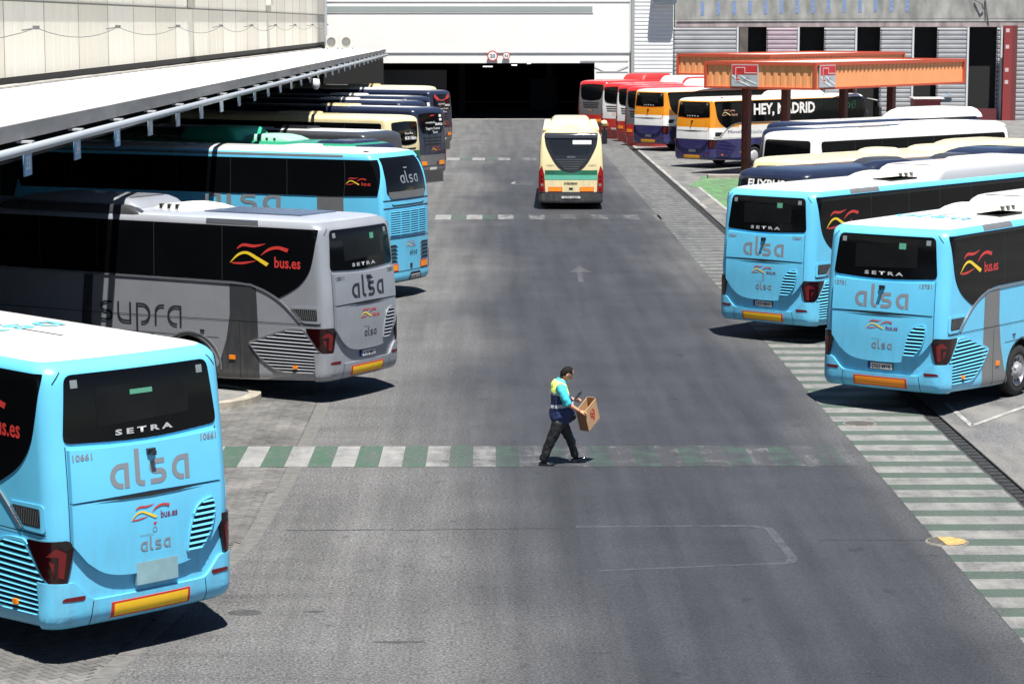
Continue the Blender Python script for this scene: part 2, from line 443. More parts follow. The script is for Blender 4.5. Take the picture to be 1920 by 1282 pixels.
    def wheel(c, t, sides=(1, -1), rim='alloy', hub=.5, inset=.0):
        for sd in sides:
            w = MB(); X = sd * (c.sh.W / 2 - .03 - inset)
            w.lathe([(.30, .0), (.30, .0), (.36, .015), (.47, .01), (.505, -.03), (.51, -.12), (.505, -.24), (.45, -.29), (.2, -.29)], (X, t, .505), (sd, 0, 0), 32)
            wo = w.build('wheel', RUBBER, c.root, True)
            r = MB()
            if rim == 'alloy':
                r.lathe([(.31, .004), (.295, -.01), (.28, -.06), (.265, -.07), (.15, -.03), (.135, .015), (.115, .05), (.06, .06), (.0, .06)], (X, t, .505), (sd, 0, 0), 32, [0] * 8)
                ro = r.build('rim', CHROME, wo, True)
                h = MB()
                for k in range(10):
                    a = 2 * PI * k / 10; cy, cz = t + .215 * math.cos(a), .505 + .215 * math.sin(a)
                    h.lathe([(.033, -.028), (.0, -.026)], (X + sd * .0, cy, cz), (sd, 0, 0), 8)
                    cy, cz = t + .145 * math.cos(a + .3), .505 + .145 * math.sin(a + .3); h.lathe([(.014, -.02), (.014, .02), (0, .022)], (X, cy, cz), (sd, 0, 0), 6, 1)
                h.build('hole', [GROOVE, CHROME], wo)
            else:
                r.lathe([(.31, .004), (.30, .02), (.2, .045), (.08, .05), (.0, .05)], (X, t, .505), (sd, 0, 0), 28)
                r.build('rim', mat('hubcap', (.55, .55, .56), .35, metal=.3), wo, True)
    def well(c, wheels, arch=.62):
        b = MB()
        for t in wheels:
            for sd in (1, -1):
                X = sd * (c.sh.W / 2 - .012); n = 14
                ring = [(t + arch * math.cos(PI * k / n - .12 + .24 * k / n * 0), .5 + arch * math.sin(PI * k / n)) for k in range(n + 1)]
                ring = [(t + arch * 1.0, .32)] + ring + [(t - arch * 1.0, .32)]
                for i in range(len(ring) - 1):
                    (a, z), (a2, z2) = ring[i], ring[i + 1]
                    b.quad([(X, a, z), (X, a2, z2), (X - sd * .45, a2, z2), (X - sd * .45, a, z)])
                    b.quad([(X + sd * .02, a, z), (X + sd * .02, a2, z2), (X + sd * .02, t + (a2 - t) * 1.05, .5 + (z2 - .5) * 1.05), (X + sd * .02, t + (a - t) * 1.05, .5 + (z - .5) * 1.05)])
                b.quad([(X - sd * .45, t - arch, .3), (X - sd * .45, t + arch, .3), (X - sd * .45, t + arch, 1.2), (X - sd * .45, t - arch, 1.2)])
        b.box(-c.sh.W / 2 + .14, c.sh.W / 2 - .14, .35, c.sh.L - .5, .42, .50)
        b.build('underbody', UNDER, c.root)

def hump(x0, x1, y0, y1, z0, z1, sx=.25, sy=.5, m=0, n=5):
    """rounded roof unit: returns MB"""
    b = MB(); N = 14
    rows = [(0, 0), (.35, .12), (.75, .45), (.95, .8), (1, 1.15)]
    cx, cy = (x0 + x1) / 2, (y0 + y1) / 2
    for hz, k in rows:
        for (px, py) in rc([(x0 + sx * k, y0 + sy * k), (x1 - sx * k, y0 + sy * k), (x1 - sx * k, y1 - sy * k * .6), (x0 + sx * k, y1 - sy * k * .6)], .22, 3):
            b.v.append((px, py, z0 + (z1 - z0) * hz))
    n = 16
    for j in range(len(rows) - 1):
        for k in range(n): b.f.append([j * n + k, j * n + (k + 1) % n, (j + 1) * n + (k + 1) % n, (j + 1) * n + k]); b.m.append(m)
    b.f.append([(len(rows) - 1) * n + k for k in range(n)]); b.m.append(m)
    return b
def roof_unit(c, t0, t1, m, w=.85, z0=3.38, z1=3.68, grille=True, x=0, sy=.5):
    o = hump(x - w, x + w, t0, t1, z0, z1, .14, sy).build('roof_unit', m, c.root, True)
    if grille:
        g = MB()
        for k in range(7):
            y = t0 + .14 + k * .055
            zz = z0 + (z1 - z0) * (.42 + .085 * k); g.box(x - w * .62, x + w * .62, y, y + .03, zz - .05, zz + .03)
        g.build('vent', mat('vent_grey', (.07, .07, .075), .4, metal=.3), o)
    return o
def fairing(c, t0, t1, m, side, z1=3.66):
    x0, x1 = (.86, 1.17) if side > 0 else (-1.17, -.86)
    hump(x0, x1, t0, t1, 3.36, z1, .07, .55).build('roof_fairing', m, c.root, True)
def hatch(c, t0, t1, z=3.49, w=.38, m=None, x=0):
    b = MB(); b.box(x - w, x + w, t0, t1, z - .05, z + .045); b.box(x - w + .06, x + w - .06, t0 + .06, t1 - .06, z + .045, z + .06)
    return b.build('roof_hatch', m or DGREY, c.root)

# ------------------------------------------------------------------ coach type one: rounded high deck touring coach
PROF1 = [(.32, .05, .10), (.42, .0, .02), (.7, 0, 0), (1.1, 0, 0), (1.6, 0, 0), (2.1, .004, .025), (2.56, .01, .065), (3.0, .02, .105), (3.26, .028, .14), (3.35, .05, .19), (3.415, .105, .28), (3.46, .21, .44), (3.485, .38, .70), (3.50, .65, 1.0), (3.515, 1.25, 1.6)]
def tourer(label, x, y, hd, P, roofm, body_num, plate, logo=LOGOG, L=12.4, side=1, name='coach', near=True, band=GREY, supra=False, bands=None, alloy=True, mounts=True):
    sh = Shell(L, 2.55, PROF1, wheels=(3.3, 9.6), bands=([b for b, _ in bands] if bands else []))
    c = Coach(sh, name, label, 'coach', x, y, hd, side)
    vroof = 3.50
    mats = [P, roofm] + [m for _, m in (bands or [])] + [BLACK]
    def cf(s, v):
        if bands and abs(s) > sh.s2 - 1.2 and 1.9 < v < 3.36: return len(mats) - 1
        if bands and abs(s) > sh.s1 + 2.0 and 1.5 < v < 2.1: return 2
        if v > vroof or (v > 3.36 and bands): return 1
        k = 0
        for i, (b, m) in enumerate(bands or []):
            if v > b: k = 2 + i
        return k
    link('body', sh.body(cf, mats), c.root)
    c.well((3.3, 9.6)); c.wheel(3.3, rim='alloy' if alloy else 'cap'); c.wheel(9.6, rim='alloy' if alloy else 'cap')
    up = mats[-2] if bands else P
    # rear window
    rw = c.poly('rear_window', RGLASS, rc([(-.99, 3.29), (.99, 3.29), (1.07, 2.53), (.0, 2.47, .6), (-1.07, 2.53)], .1), off=.012, depth=.02)
    c.poly('pane', INNER, rc([(-.62, 3.12), (.66, 3.12), (.66, 2.72), (-.62, 2.68)], .02), off=.014, depth=0, parent=rw)
    c.text('maker_lettering', LETC, 'SETRA', -.40, 2.56, .80, .062, bold=.04, off=.022, parent=rw, spacing=1.55)
    for u in (-.88, .86):
        c.poly('sticker', STK, [(u - .045, 3.14), (u + .045, 3.14), (u + .045, 3.23), (u - .045, 3.23)], off=.016, depth=0, parent=rw)
    if near: c.poly('sticker', LABEL, [(.28, 3.05), (.42, 3.05), (.42, 3.16), (.28, 3.16)] if body_num != '10661' else [(-.16, 3.0), (.15, 3.0), (.15, 3.055), (-.16, 3.055)], off=.016, depth=0, parent=rw)
    # brow step over the window
    c.line('panel_gap', GROOVE, [(-1.13, 3.2), (-1.02, 3.33)], .012, off=.003); c.line('panel_gap', GROOVE, [(1.13, 3.2), (1.02, 3.33)], .012, off=.003)
    # tailgate
    GO = .062
    for u in (-1.045, 1.045): c.line('panel_gap', GROOVE, [(u, 2.5), (u, 1.36)], .011, off=.004)
    lo = [(-1.035, 1.855), (-1.035, 1.38)] + spl([(-.86, 1.17), (-.66, 1.03), (-.40, .965), (0, .95), (.40, .965), (.66, 1.03), (.86, 1.17)], 4) + [(1.035, 1.38), (1.035, 1.855), (.5, 1.836), (0, 1.83), (-.5, 1.836)]
    gate = c.poly('tailgate', P, lo, off=GO - .004, depth=GO)
    upg = c.poly('tailgate_upper', up, [(-1.035, 1.865), (-.5, 1.875), (0, 1.882), (.5, 1.875), (1.035, 1.865), (1.03, 2.46), (.6, 2.44), (0, 2.43), (-.6, 2.44), (-1.03, 2.46)], off=.068, depth=.07)
    if bands:   # recolour strip of the tailgate below the colour break
        c.poly('tailgate_band', bands[0][1], [(-1.036, 1.45), (1.036, 1.45), (1.036, 1.856), (.5, 1.838), (0, 1.832), (-.5, 1.838), (-1.036, 1.856)], off=.061, depth=.06, parent=gate)
        c.poly('tailgate_band', bands[0][1], [(-1.035, 1.868), (0, 1.885), (1.035, 1.868), (1.035, 2.03), (-1.035, 2.03)], off=.071, depth=.006, parent=upg)
    c.poly('panel_gap', GROOVE, [(-.78, 1.858), (0, 1.872), (.78, 1.858), (.4, 1.834), (0, 1.826), (-.4, 1.834)], off=.0695, depth=.0)
    # lower recess and bumper
    bump = rc([(-1.27, .965, .05), (-1.02, .965, .06), (-.80, .73, .08), (.80, .73, .08), (1.02, .965, .06), (1.27, .965, .05), (1.27, .44, .02), (-1.27, .44, .02)], .05)
    sv = []
    def corner(u, z):                      # allow points on the flank
        return sh.inv('rear', u, z)
    svp = []
    for (u, z) in bump:
        if abs(u) >= 1.2:
            sgn = 1 if u > 0 else -1; ss, v = sh.inv('side', .34, z, sgn); svp.append((ss, v))
        else: svp.append(sh.inv('rear', u, z))
    b = link('bumper', sh.wrap(svp, [list(range(len(svp)))], .035, .04, 'bumper', P), c.root)
    for u in (-.80, .80): c.line('panel_gap', GROOVE, [(u * .98, .72), (u, .46)], .011, off=.037, parent=b)
    for sg in (-1, 1):
        c.poly('reflector', TAILR, rc([(sg * .88, .80), (sg * 1.13, .80), (sg * 1.16, .755), (sg * .90, .745)], .03), off=.040, depth=.01)
    # marker plate
    pl = c.poly('marker_plate', PLR, [(-.55, .665), (.55, .665), (.55, .50), (-.55, .50)], off=.043, depth=.012)
    c.poly('marker_field', PLO if plate == '2322 MYK' else PLY, [(-.515, .645), (.515, .645), (.515, .52), (-.515, .52)], off=.046, depth=0, parent=pl)
    # number plate
    if plate == 'blank':
        c.poly('number_plate', NPG, [(-.22, .81), (.36, .81), (.36, 1.07), (-.22, 1.07)], off=.06, depth=.05)
    else:
        n = c.poly('number_plate', NPB, [(-.25, .80), (.27, .80), (.27, .93), (-.25, .93)], off=.03, depth=.03)
        c.poly('plate_field', NPW, [(-.19, .81), (.26, .81), (.26, .92), (-.19, .92)], off=.032, depth=0, parent=n)
        c.poly('plate_strip', NPBLU, [(-.245, .81), (-.195, .81), (-.195, .92), (-.245, .92)], off=.032, depth=0, parent=n)
        c.text('plate_lettering', NPB, plate, -.165, .828, .40, .07, bold=.015, off=.035, parent=n)
    # tail lights
    for sg in (-1, 1):
        pts = [('rear', 1.015, 1.37), ('rear', 1.07, 1.45), ('side', .54, 1.43), ('side', .24, 1.03), ('side', .16, .95), ('rear', 1.10, .96)]
        svp = [sh.inv('rear', sg * u, z) if k == 'rear' else sh.inv('side', u, z, sg) for k, u, z in pts]
        tl = link('tail_light', sh.wrap(rc(svp, .03, 2), [list(range(18))], .03, .04, 'tail_light', TAIL), c.root)
        svp = [sh.inv('rear', sg * 1.10, 1.31), sh.inv('rear', sg * 1.19, 1.37), sh.inv('side', .20, 1.27, sg), sh.inv('rear', sg * 1.17, 1.27), sh.inv('rear', sg * 1.18, 1.04), sh.inv('rear', sg * 1.13, 1.02)]
        link('lamp', sh.wrap(rc(svp, .015, 2), [list(range(18))], .033, 0, 'lamp', TAILR), tl)
        svp = [sh.inv('rear', sg * 1.205, 1.20), sh.inv('side', .17, 1.22, sg), sh.inv('side', .12, 1.03, sg), sh.inv('rear', sg * 1.21, 1.03)]
        link('lamp', sh.wrap(svp, [[0, 1, 2, 3]], .033, 0, 'lamp', TAILR), tl)
        svp = [sh.inv('rear', sg * 1.03, 1.37), sh.inv('rear', sg * 1.075, 1.44), sh.inv('rear', sg * 1.2, 1.43), sh.inv('rear', sg * 1.10, 1.34)]
        link('lamp', sh.wrap(svp, [[0, 1, 2, 3]], .0325, 0, 'lamp', TAILK), tl)
    # right hand grille on the gate
    c.grille('vent_grille', P if not bands else bands[0][1], rc([(.62, 1.58, .12), (.72, 1.66, .08), (.90, 1.69, .05), (.93, 1.56, .1), (.86, 1.30, .1), (.70, 1.10, .06), (.49, 1.09, .03), (.53, 1.35, .1)], .05), 'rear', 9, fw=.018, depth=.075, base=.066) if not bands else None
    # camera housing
    k = MB(); k.box(-.035, .075, -.06, .10, 2.325, 2.375); k.box(-.01, .05, -.11, .0, 2.30, 2.35)
    if mounts: k.build('rear_camera', BLACK, c.root)
    # lettering
    if not bands:
        c.word('operator_lettering', logo, 'alsa', -.54, 1.955, 1.10, .285, off=.071, lw=.21)
        c.word('operator_lettering', logo, 'alsa', -.165, 1.195, .42, .11, off=GO)
        c.text('fleet_number', logo, body_num, -1.0, 2.33, .25, .075, off=.072, bold=.02); c.text('fleet_number', logo, body_num, .76, 2.36, .24, .075, off=.072, bold=.02)
        c.text('lettering', logo, 'Operado por', -.17, 1.375, .2, .022, off=GO)
        c.ribbons(-.27, 1.57, .52, off=GO, mats=(LRED, LYEL, LPURP if P is BLUE else LRED))
        if body_num in ('10661', '10664'):
            cc = arcp(.04, 1.43, .028, .028, 0, 360, 12); c.line('badge', logo, cc, .008, off=GO); c.line('badge', LRED, [(.02, 1.50), (.06, 1.51), (.035, 1.48)], .015, off=GO)
    # sides
    for sd in (1, -1):
        full = sd == side
        pts = [(.29, 3.315, .02), (.34, 2.9, .3), (.43, 2.52, .3), (.68, 2.22, .3), (1.16, 1.975, .03), (1.58, 2.17, .25), (2.1, 2.25, .2), (L - 2.2, 2.24, .2), (L - 2.0, 2.0, .1), (L - .9, 1.9, .1), (L - .75, 3.2, .2), (L - 1.2, 3.315, .1)]
        sw = c.poly('side_glazing', GLASS, rc(pts, .1), 'side', off=.010, depth=.015, side=sd)
        for t in (2.5, 4.17, 5.6, 7.1, 8.6, 10.0): c.line('joint', mat('glass_joint', (.03, .031, .033), .5), [(t, 2.26), (t, 3.3)], .012, 'side', off=.012, side=sd, parent=sw)
        if not full and not near: continue
        c.line('trim', TRIM, spl([(L - 2.6, 2.215), (6, 2.215), (2.3, 2.21), (1.70, 2.155), (1.16, 1.93), (.66, 1.53)], 6), .03, 'side', off=.016, depth=.014, side=sd)
        g = c.poly('small_grille', P if not bands else bands[0][1], rc([(.90, 1.83), (.22, 1.85), (.20, 1.53), (.60, 1.53)], .06), 'side', off=.014, depth=.012, side=sd)
        c.poly('grille_mesh', GROOVE, rc([(.84, 1.79), (.28, 1.80), (.27, 1.585), (.62, 1.58)], .03), 'side', off=.016, depth=0, side=sd, parent=g)
        if near:
            for q in range(11):
                c.line('bar', TRIM, [(.33 + q * .045, 1.60), (.29 + q * .048, 1.785)], .010, 'side', off=.02, side=sd, parent=g)
        c.grille('engine_grille', P, rc([(.60, 1.40, .05), (.95, 1.395, .2), (1.88, 1.08, .06), (1.62, .80, .1), (1.22, .57, .12), (.36, .56, .1), (.13, .90, .08)], .08), 'side', 13, side=sd, fw=.04, frame=P if not supra else TRIM)
        if not bands:
            bnd = c.poly('colour_band', band, [(2.33, 2.19), (1.70, 2.14), (1.66, .38), (2.80, .33), (2.60, .62), (2.42, 1.1), (2.33, 1.6)], 'side', off=.005, depth=.006, side=sd)
            c.line('panel_gap', GROOVE, [(2.10, 1.44), (2.10, .36)], .012, 'side', off=.007, side=sd, parent=bnd)
        c.line('panel_gap', GROOVE, [(.20, 1.505), (5.8, 1.44), (9, 1.44)], .012, 'side', off=.007, side=sd)
        c.line('panel_gap', GROOVE, [(2.6, 1.12), (9, 1.12)], .010, 'side', off=.004, side=sd)
        for t in (4.6, 5.7, 6.9, 8.2): c.line('panel_gap', GROOVE, [(t, 1.12), (t, .36)], .010, 'side', off=.004, side=sd)
        for t_, z_ in ((2.95, 1.22), (4.2, 1.06), (6.1, 1.06)) if near else ():
            c.poly('flap_handle', BLACK, rc([(t_, z_), (t_ + .10, z_), (t_ + .10, z_ + .035), (t_, z_ + .035)], .01), 'side', off=.02, depth=.015, side=sd)
        if near: c.poly('filler_flap', P, rc([(7.3, 1.16), (7.57, 1.16), (7.57, 1.40), (7.3, 1.40)], .02), 'side', off=.012, depth=.012, side=sd)
        c.poly('marker_lamp', AMBER, [(2.35, .80), (2.21, .80), (2.21, .72), (2.35, .72)], 'side', off=.025, depth=.02, side=sd)
        c.poly('marker_lamp', AMBER, rc([(.82, .70), (.73, .70), (.73, .64), (.82, .64)], .01), 'side', off=.055, depth=.04, side=sd)
        if not bands:
            c.poly('roof_band', band if not supra else DGREY, [(1.65, 3.33), (2.9, 3.33), (2.95, 3.43), (1.72, 3.43)], 'side', off=.003, depth=.003, side=sd)
            u0 = 2.26 if sd < 0 else .66
            c.ribbons(u0, 2.60, 1.32 if sd < 0 else 1.28, 'side', off=.013, side=sd, parent=sw)
        if supra:
            c.poly('colour_band', DGREY, [(5.72, 2.19), (5.95, 2.19), (6.05, 1.1), (5.8, 1.1)], 'side', off=.005, depth=.005, side=sd)
            c.word('lettering', LOGOD, 'supra', 5.55, 1.29, 2.05, .40, 'side', lw=.11, off=.013, side=sd)
            c.line('wheel_arch_lip', TRIM, [(3.3 + .75 * math.cos(R(a)), .5 + .75 * math.sin(R(a)) * .93) for a in range(20, 181, 10)], .03, 'side', off=.012, depth=.01, side=sd)
    # front
    fr = [sh.inv('side', 0, 0)] if False else None
    V = [(sh.s2 + .12, 1.3), (sh.s4 - .01, 1.25), (sh.s4 - .01, 3.3), (sh.s2 + .12, 3.25)]
    for sg in (1, -1):
        link('windscreen', sh.wrap([(sg * a, b) for a, b in V], [[0, 1, 2, 3]], .012, .015, 'windscreen', GLASS), c.root)
        link('headlight', sh.wrap([(sg * a, b) for a, b in [(sh.s2 + .1, .75), (sh.s2 + .5, .72), (sh.s2 + .5, .95), (sh.s2 + .1, 1.0)]], [[0, 1, 2, 3]], .012, .015, 'headlight', CHROME), c.root)
    return c

def far_coach(label, x, y, hd, cols, side=1, name='coach', L=12.2, H=3.4, W=2.5, win=GLASS, rear='A', rounded=1.0, roofw=None, txt=None, group=None, units=(), lowband=None, tex=True, r=.28, wheel=True):
    """cols: list of (v, material) colour from v upwards"""
    dz = H - 3.515
    prof = []
    for (z, si, ir) in PROF1:
        if z > 2.3: z = 2.3 + (z - 2.3) * (H - 2.3) / 1.215
        k = rounded if z > 2.9 else 1
        prof.append((z, min(si * (1 + .5 * (k - 1)), 1.24) * W / 2.55 if si < 1 else W / 2 - .02, ir * k))
    sh = Shell(L, W, prof, r=r, wheels=(3.1, 9.3), bands=[b for b, _ in cols[1:] if b < 2.6])
    c = Coach(sh, name, label, 'coach', x, y, hd, side, group)
    vt = sh.tab[-1][0]
    def cf(s, v):
        k = 0
        for i, (b, m) in enumerate(cols):
            bb = b if b >= 0 else vt + b
            if v > bb: k = i
        return k
    link('body', sh.body(cf, [m for _, m in cols]), c.root); c.well((3.1, 9.3), .62)
    if wheel: c.wheel(3.1, rim='cap'); c.wheel(9.3, rim='cap')
    zt = H - .30
    base = cols[0][1]
    if rear == 'A':      # tall rounded rear window narrowing downwards with louvres below
        rw = c.poly('rear_window', win, rc([(-.98, zt, .14), (0, zt + .05, .5), (.98, zt, .14), (.94, 2.55, .3), (.80, 2.26, .2), (0, 2.16, .6), (-.80, 2.26, .2), (-.94, 2.55, .3)], .1), off=.012, depth=.02)
        for k in range(3): c.poly('louvre', GROOVE, [(-.72 + k * .04, 2.06 - k * .14), (.72 - k * .04, 2.06 - k * .14), (.70 - k * .04, 1.99 - k * .14), (-.70 + k * .04, 1.99 - k * .14)], off=.008, depth=.01)
    elif rear == 'B':    # rectangular window
        rw = c.poly('rear_window', win, rc([(-1.0, zt), (1.0, zt), (1.03, 2.45), (-1.03, 2.45)], .12), off=.012, depth=.02)
    for sg in (-1, 1):
        pts = [sh.inv('rear', sg * 1.02, 1.0), sh.inv('rear', sg * 1.07, 1.52), sh.inv('rear', sg * 1.2, 1.55), sh.inv('side', .22, 1.35, sg), sh.inv('side', .22, .95, sg)]
        link('tail_light', sh.wrap(pts, [list(range(5))], .02, .03, 'tail_light', TAILR), c.root)
        c.poly('marker_plate', PLO, [(sg * .50, .80), (sg * .92, .80), (sg * .92, .98), (sg * .50, .98)], off=.012, depth=.01)
    n = c.poly('number_plate', NPW, [(-.26, .58), (.26, .58), (.26, .69), (-.26, .69)], off=.015, depth=.015)
    pts = [(1.17 * sg * 0 + -1.1, .44), (1.1, .44), (1.1, .72), (-1.1, .72)]
    c.line('panel_gap', GROOVE, [(-1.15, .745), (1.15, .745)], .014, off=.006)
    for u in (-1.0, 1.0): c.line('panel_gap', GROOVE, [(u, 2.1), (u, .8)], .012, off=.006)
    for sd in (1, -1):
        sw = c.poly('side_glazing', win, rc([(.45, zt - .02), (L - 1.0, zt - .02), (L - .9, 2.0), (L - 2, 1.95), (1.9, 1.95), (.62, 2.15)], .15), 'side', off=.010, depth=.012, side=sd)
        for t in (2.3, 3.8, 5.3, 6.8, 8.3, 9.8): c.line('joint', mat('glass_joint', (.03, .031, .033), .5), [(t, 2.0), (t, zt - .05)], .015, 'side', off=.012, side=sd, parent=sw)
        if lowband: c.poly('colour_band', lowband, [(.3, .5), (L - .8, .5), (L - .8, .85), (.3, .85)], 'side', off=.005, depth=.004, side=sd)
    V = [(sh.s2 + .12, 1.2), (sh.s4 - .01, 1.15), (sh.s4 - .01, H - .35), (sh.s2 + .12, H - .4)]
    for sg in (1, -1):
        link('windscreen', sh.wrap([(sg * a, b) for a, b in V], [[0, 1, 2, 3]], .012, .015, 'windscreen', GLASS), c.root)
    for (t0, t1, m, ww, hh) in units:
        roof_unit(c, t0, t1, m, w=ww, z0=H - .1, z1=H + hh, grille=False)
    return c

# ================================================================== SETTING
def node_ground(name, base, kind):
    m = bpy.data.materials.new(name); m.use_nodes = True; n = m.node_tree; b = n.nodes['Principled BSDF']
    N = n.nodes.new; Lk = n.links.new
    g = N('ShaderNodeNewGeometry'); sx = N('ShaderNodeSeparateXYZ'); Lk(g.outputs['Position'], sx.inputs[0])
    def noise(sc, det=4, st=None, rough=.55):
        t = N('ShaderNodeTexNoise'); t.inputs['Scale'].default_value = sc; t.inputs['Detail'].default_value = det; t.inputs['Roughness'].default_value = rough
        if st:
            mp = N('ShaderNodeMapping'); mp.inputs['Scale'].default_value = st; Lk(g.outputs['Position'], mp.inputs[0]); Lk(mp.outputs[0], t.inputs['Vector'])
        else: Lk(g.outputs['Position'], t.inputs['Vector'])
        return t.outputs[0]
    def mr(src, a, b_, c, d, smooth=False):
        r = N('ShaderNodeMapRange'); r.inputs[1].default_value = a; r.inputs[2].default_value = b_; r.inputs[3].default_value = c; r.inputs[4].default_value = d
        if smooth: r.interpolation_type = 'SMOOTHSTEP'
        Lk(src, r.inputs[0]); return r.outputs[0]
    def ma(op, a, b_):
        r = N('ShaderNodeMath'); r.operation = op
        for i, q in enumerate((a, b_)):
            if isinstance(q, (int, float)): r.inputs[i].default_value = q
            else: Lk(q, r.inputs[i])
        return r.outputs[0]
    def mix(f, a, b_):
        r = N('ShaderNodeMix'); r.data_type = 'RGBA'
        if isinstance(f, (int, float)): r.inputs[0].default_value = f
        else: Lk(f, r.inputs[0])
        for i, q in ((6, a), (7, b_)):
            if isinstance(q, tuple): r.inputs[i].default_value = (*q, 1)
            else: Lk(q, r.inputs[i])
        return r.outputs[2]
    return m, n, b, N, Lk, g, sx, noise, mr, ma, mix

def ground_colour(T, tint=1.0):
    """asphalt colour: pale aggregate at the sides, oil-dark and smooth along the driving lane"""
    m, n, b, N, Lk, g, sx, noise, mr, ma, mix = T
    wob = mr(noise(.16, 3, (1, .5, 1)), .3, .7, -1.1, 1.1)
    x = ma('ADD', ma('SUBTRACT', sx.outputs[0], mr(sx.outputs[1], 24, 40, .9, 0)), wob)
    lane = ma('MULTIPLY', mr(x, -2.4, 1.0, 0, 1, True), mr(x, 4.6, 7.0, 1, .35, True))
    lane = ma('MULTIPLY', lane, mr(sx.outputs[1], 100, 150, 1, .45, True))
    grain = noise(26, 2, None, .8); grain2 = noise(9, 5, None, .75); patch = noise(.5, 5); streak = noise(1.0, 5, (2.2, .10, 1))
    streakx = noise(1.0, 4, (.25, 1.6, 1))
    light = mix(mr(grain, .32, .68, 0, 1), (.030 * tint, .030 * tint, .030 * tint), (.142 * tint, .142 * tint, .143 * tint))
    dark = mix(mr(grain, .3, .7, 0, 1), (.019, .021, .026), (.045, .046, .052))
    c = mix(lane, light, dark)
    f = ma('MULTIPLY', mr(patch, .3, .7, .86, 1.14), mr(streak, .3, .72, .80, 1.26))
    f = ma('MULTIPLY', f, mr(grain2, .3, .7, .84, 1.16))
    spk = noise(60, 1, None, .5); f = ma('MULTIPLY', f, ma('ADD', 1.0, ma('MULTIPLY', mr(spk, .60, .72, 0, .9), mr(lane, 0, 1, 1, .35))))
    spots = noise(2.1, 5, (1, .8, 1), .6); f = ma('MULTIPLY', f, mr(spots, .62, .74, 1, .62))
    side = mr(sx.outputs[0], -1.0, -4.0, 0, 1, True)
    f = ma('MULTIPLY', f, ma('SUBTRACT', 1.0, ma('MULTIPLY', side, mr(streakx, .48, .72, 0, .35))))
    v = N('ShaderNodeVectorMath'); v.operation = 'SCALE'; Lk(c, v.inputs[0]); Lk(f, v.inputs['Scale'])
    rough = mr(lane, 0, 1, .9, .62)
    bp = N('ShaderNodeBump'); bp.inputs['Strength'].default_value = .5; bp.inputs['Distance'].default_value = .006
    Lk(ma('MULTIPLY', grain, mr(lane, 0, 1, 1, .35)), bp.inputs['Height'])
    return v.outputs[0], rough, bp.outputs[0], lane
T = node_ground('asphalt', None, 'a'); col, rg, bmp, _ = ground_colour(T)
ASPH = T[0]; T[4](col, T[2].inputs['Base Color']); T[4](rg, T[2].inputs['Roughness']); T[4](bmp, T[2].inputs['Normal']); T[2].inputs['Specular IOR Level'].default_value = .3
def paintmat(name, colr, wear0, wear1, xs=None, pscale=2.2, rough=.7, ywear=0):
    T = node_ground(name, None, 'p'); m, n, b, N, Lk, g, sx, noise, mr, ma, mix = T
    col, rg, bmp, lane = ground_colour(T)
    w1 = noise(pscale, 6, (1, 1, 1), .65); w2 = noise(18, 3, None, .7); st = noise(1, 4, (5, .5, 1))
    far = mr(sx.outputs[1], 44, 75, 0, ywear)
    w = ma('ADD', ma('MULTIPLY', w1, .45), ma('ADD', ma('MULTIPLY', w2, .3), ma('MULTIPLY', st, .25)))
    amt = wear0
    if xs:
        amt = mr(sx.outputs[0], xs[0], xs[1], wear0, wear1, True)
        k = ma('SUBTRACT', ma('ADD', w, amt), .5)
    else: k = ma('ADD', w, wear0 - .5)
    f = mr(ma('ADD', k, far), .38, .62, 0, 1)      # 0 = paint, 1 = bare asphalt
    f = ma('MINIMUM', f, .96)
    pc = mix(mr(w2, .3, .7, 0, 1), tuple(a * .82 for a in colr), tuple(min(1, a * 1.1) for a in colr))
    c = mix(f, pc, col)
    Lk(c, b.inputs['Base Color']); b.inputs['Roughness'].default_value = rough; Lk(bmp, b.inputs['Normal']); b.inputs['Specular IOR Level'].default_value = .3
    return m
PW_A = paintmat('worn_white_paint', (.24, .24, .235), .43, .63, (-2.5, 1.8)); PG_A = paintmat('worn_green_paint', (.045, .092, .062), .43, .575, (-3.5, 1.6))
PW_H = paintmat('hatch_white_paint', (.21, .21, .20), .46, 0, ywear=.08); PG_H = paintmat('hatch_green_paint', (.058, .086, .067), .45, 0, ywear=.12)
PW_L = paintmat('line_white_paint', (.36, .36, .34), .46, 0); PW_F = paintmat('faint_white_paint', (.085, .088, .102), .53, 0, pscale=5)
PG_B = paintmat('bright_green_paint', (.10, .27, .085), .50, 0, pscale=1.2)
T = node_ground('bay_surface', None, 'a'); _m = T
col, rg, bmp, _ = ground_colour(T, 1.4); BAY = T[0]
N_ = T[3]; q = T[7](.9, 6, (1.2, .5, 1)); c2 = T[10](T[8](q, .42, .62, 0, .75), col, (.17, .165, .15))
T[4](c2, T[2].inputs['Base Color']); T[2].inputs['Roughness'].default_value = .85; T[4](bmp, T[2].inputs['Normal'])

def sheet(name, pts, m, z=0, kind='structure', parent=None, cuts=0):
    me = mesh(name, [(x, y, z) for x, y in pts], [list(range(len(pts)))], m); o = link(name, me, parent)
    if kind and parent is None: o['kind'] = kind
    return o
SAND = mat('paving_sand', (.115, .112, .106), .95, var=.2, vscale=6)
sheet('ground', [(-300, -40), (300, -40), (300, 600), (-300, 600)], mat('ground_concrete', (.09, .088, .083), .9, var=.15, vscale=.6), -.06)
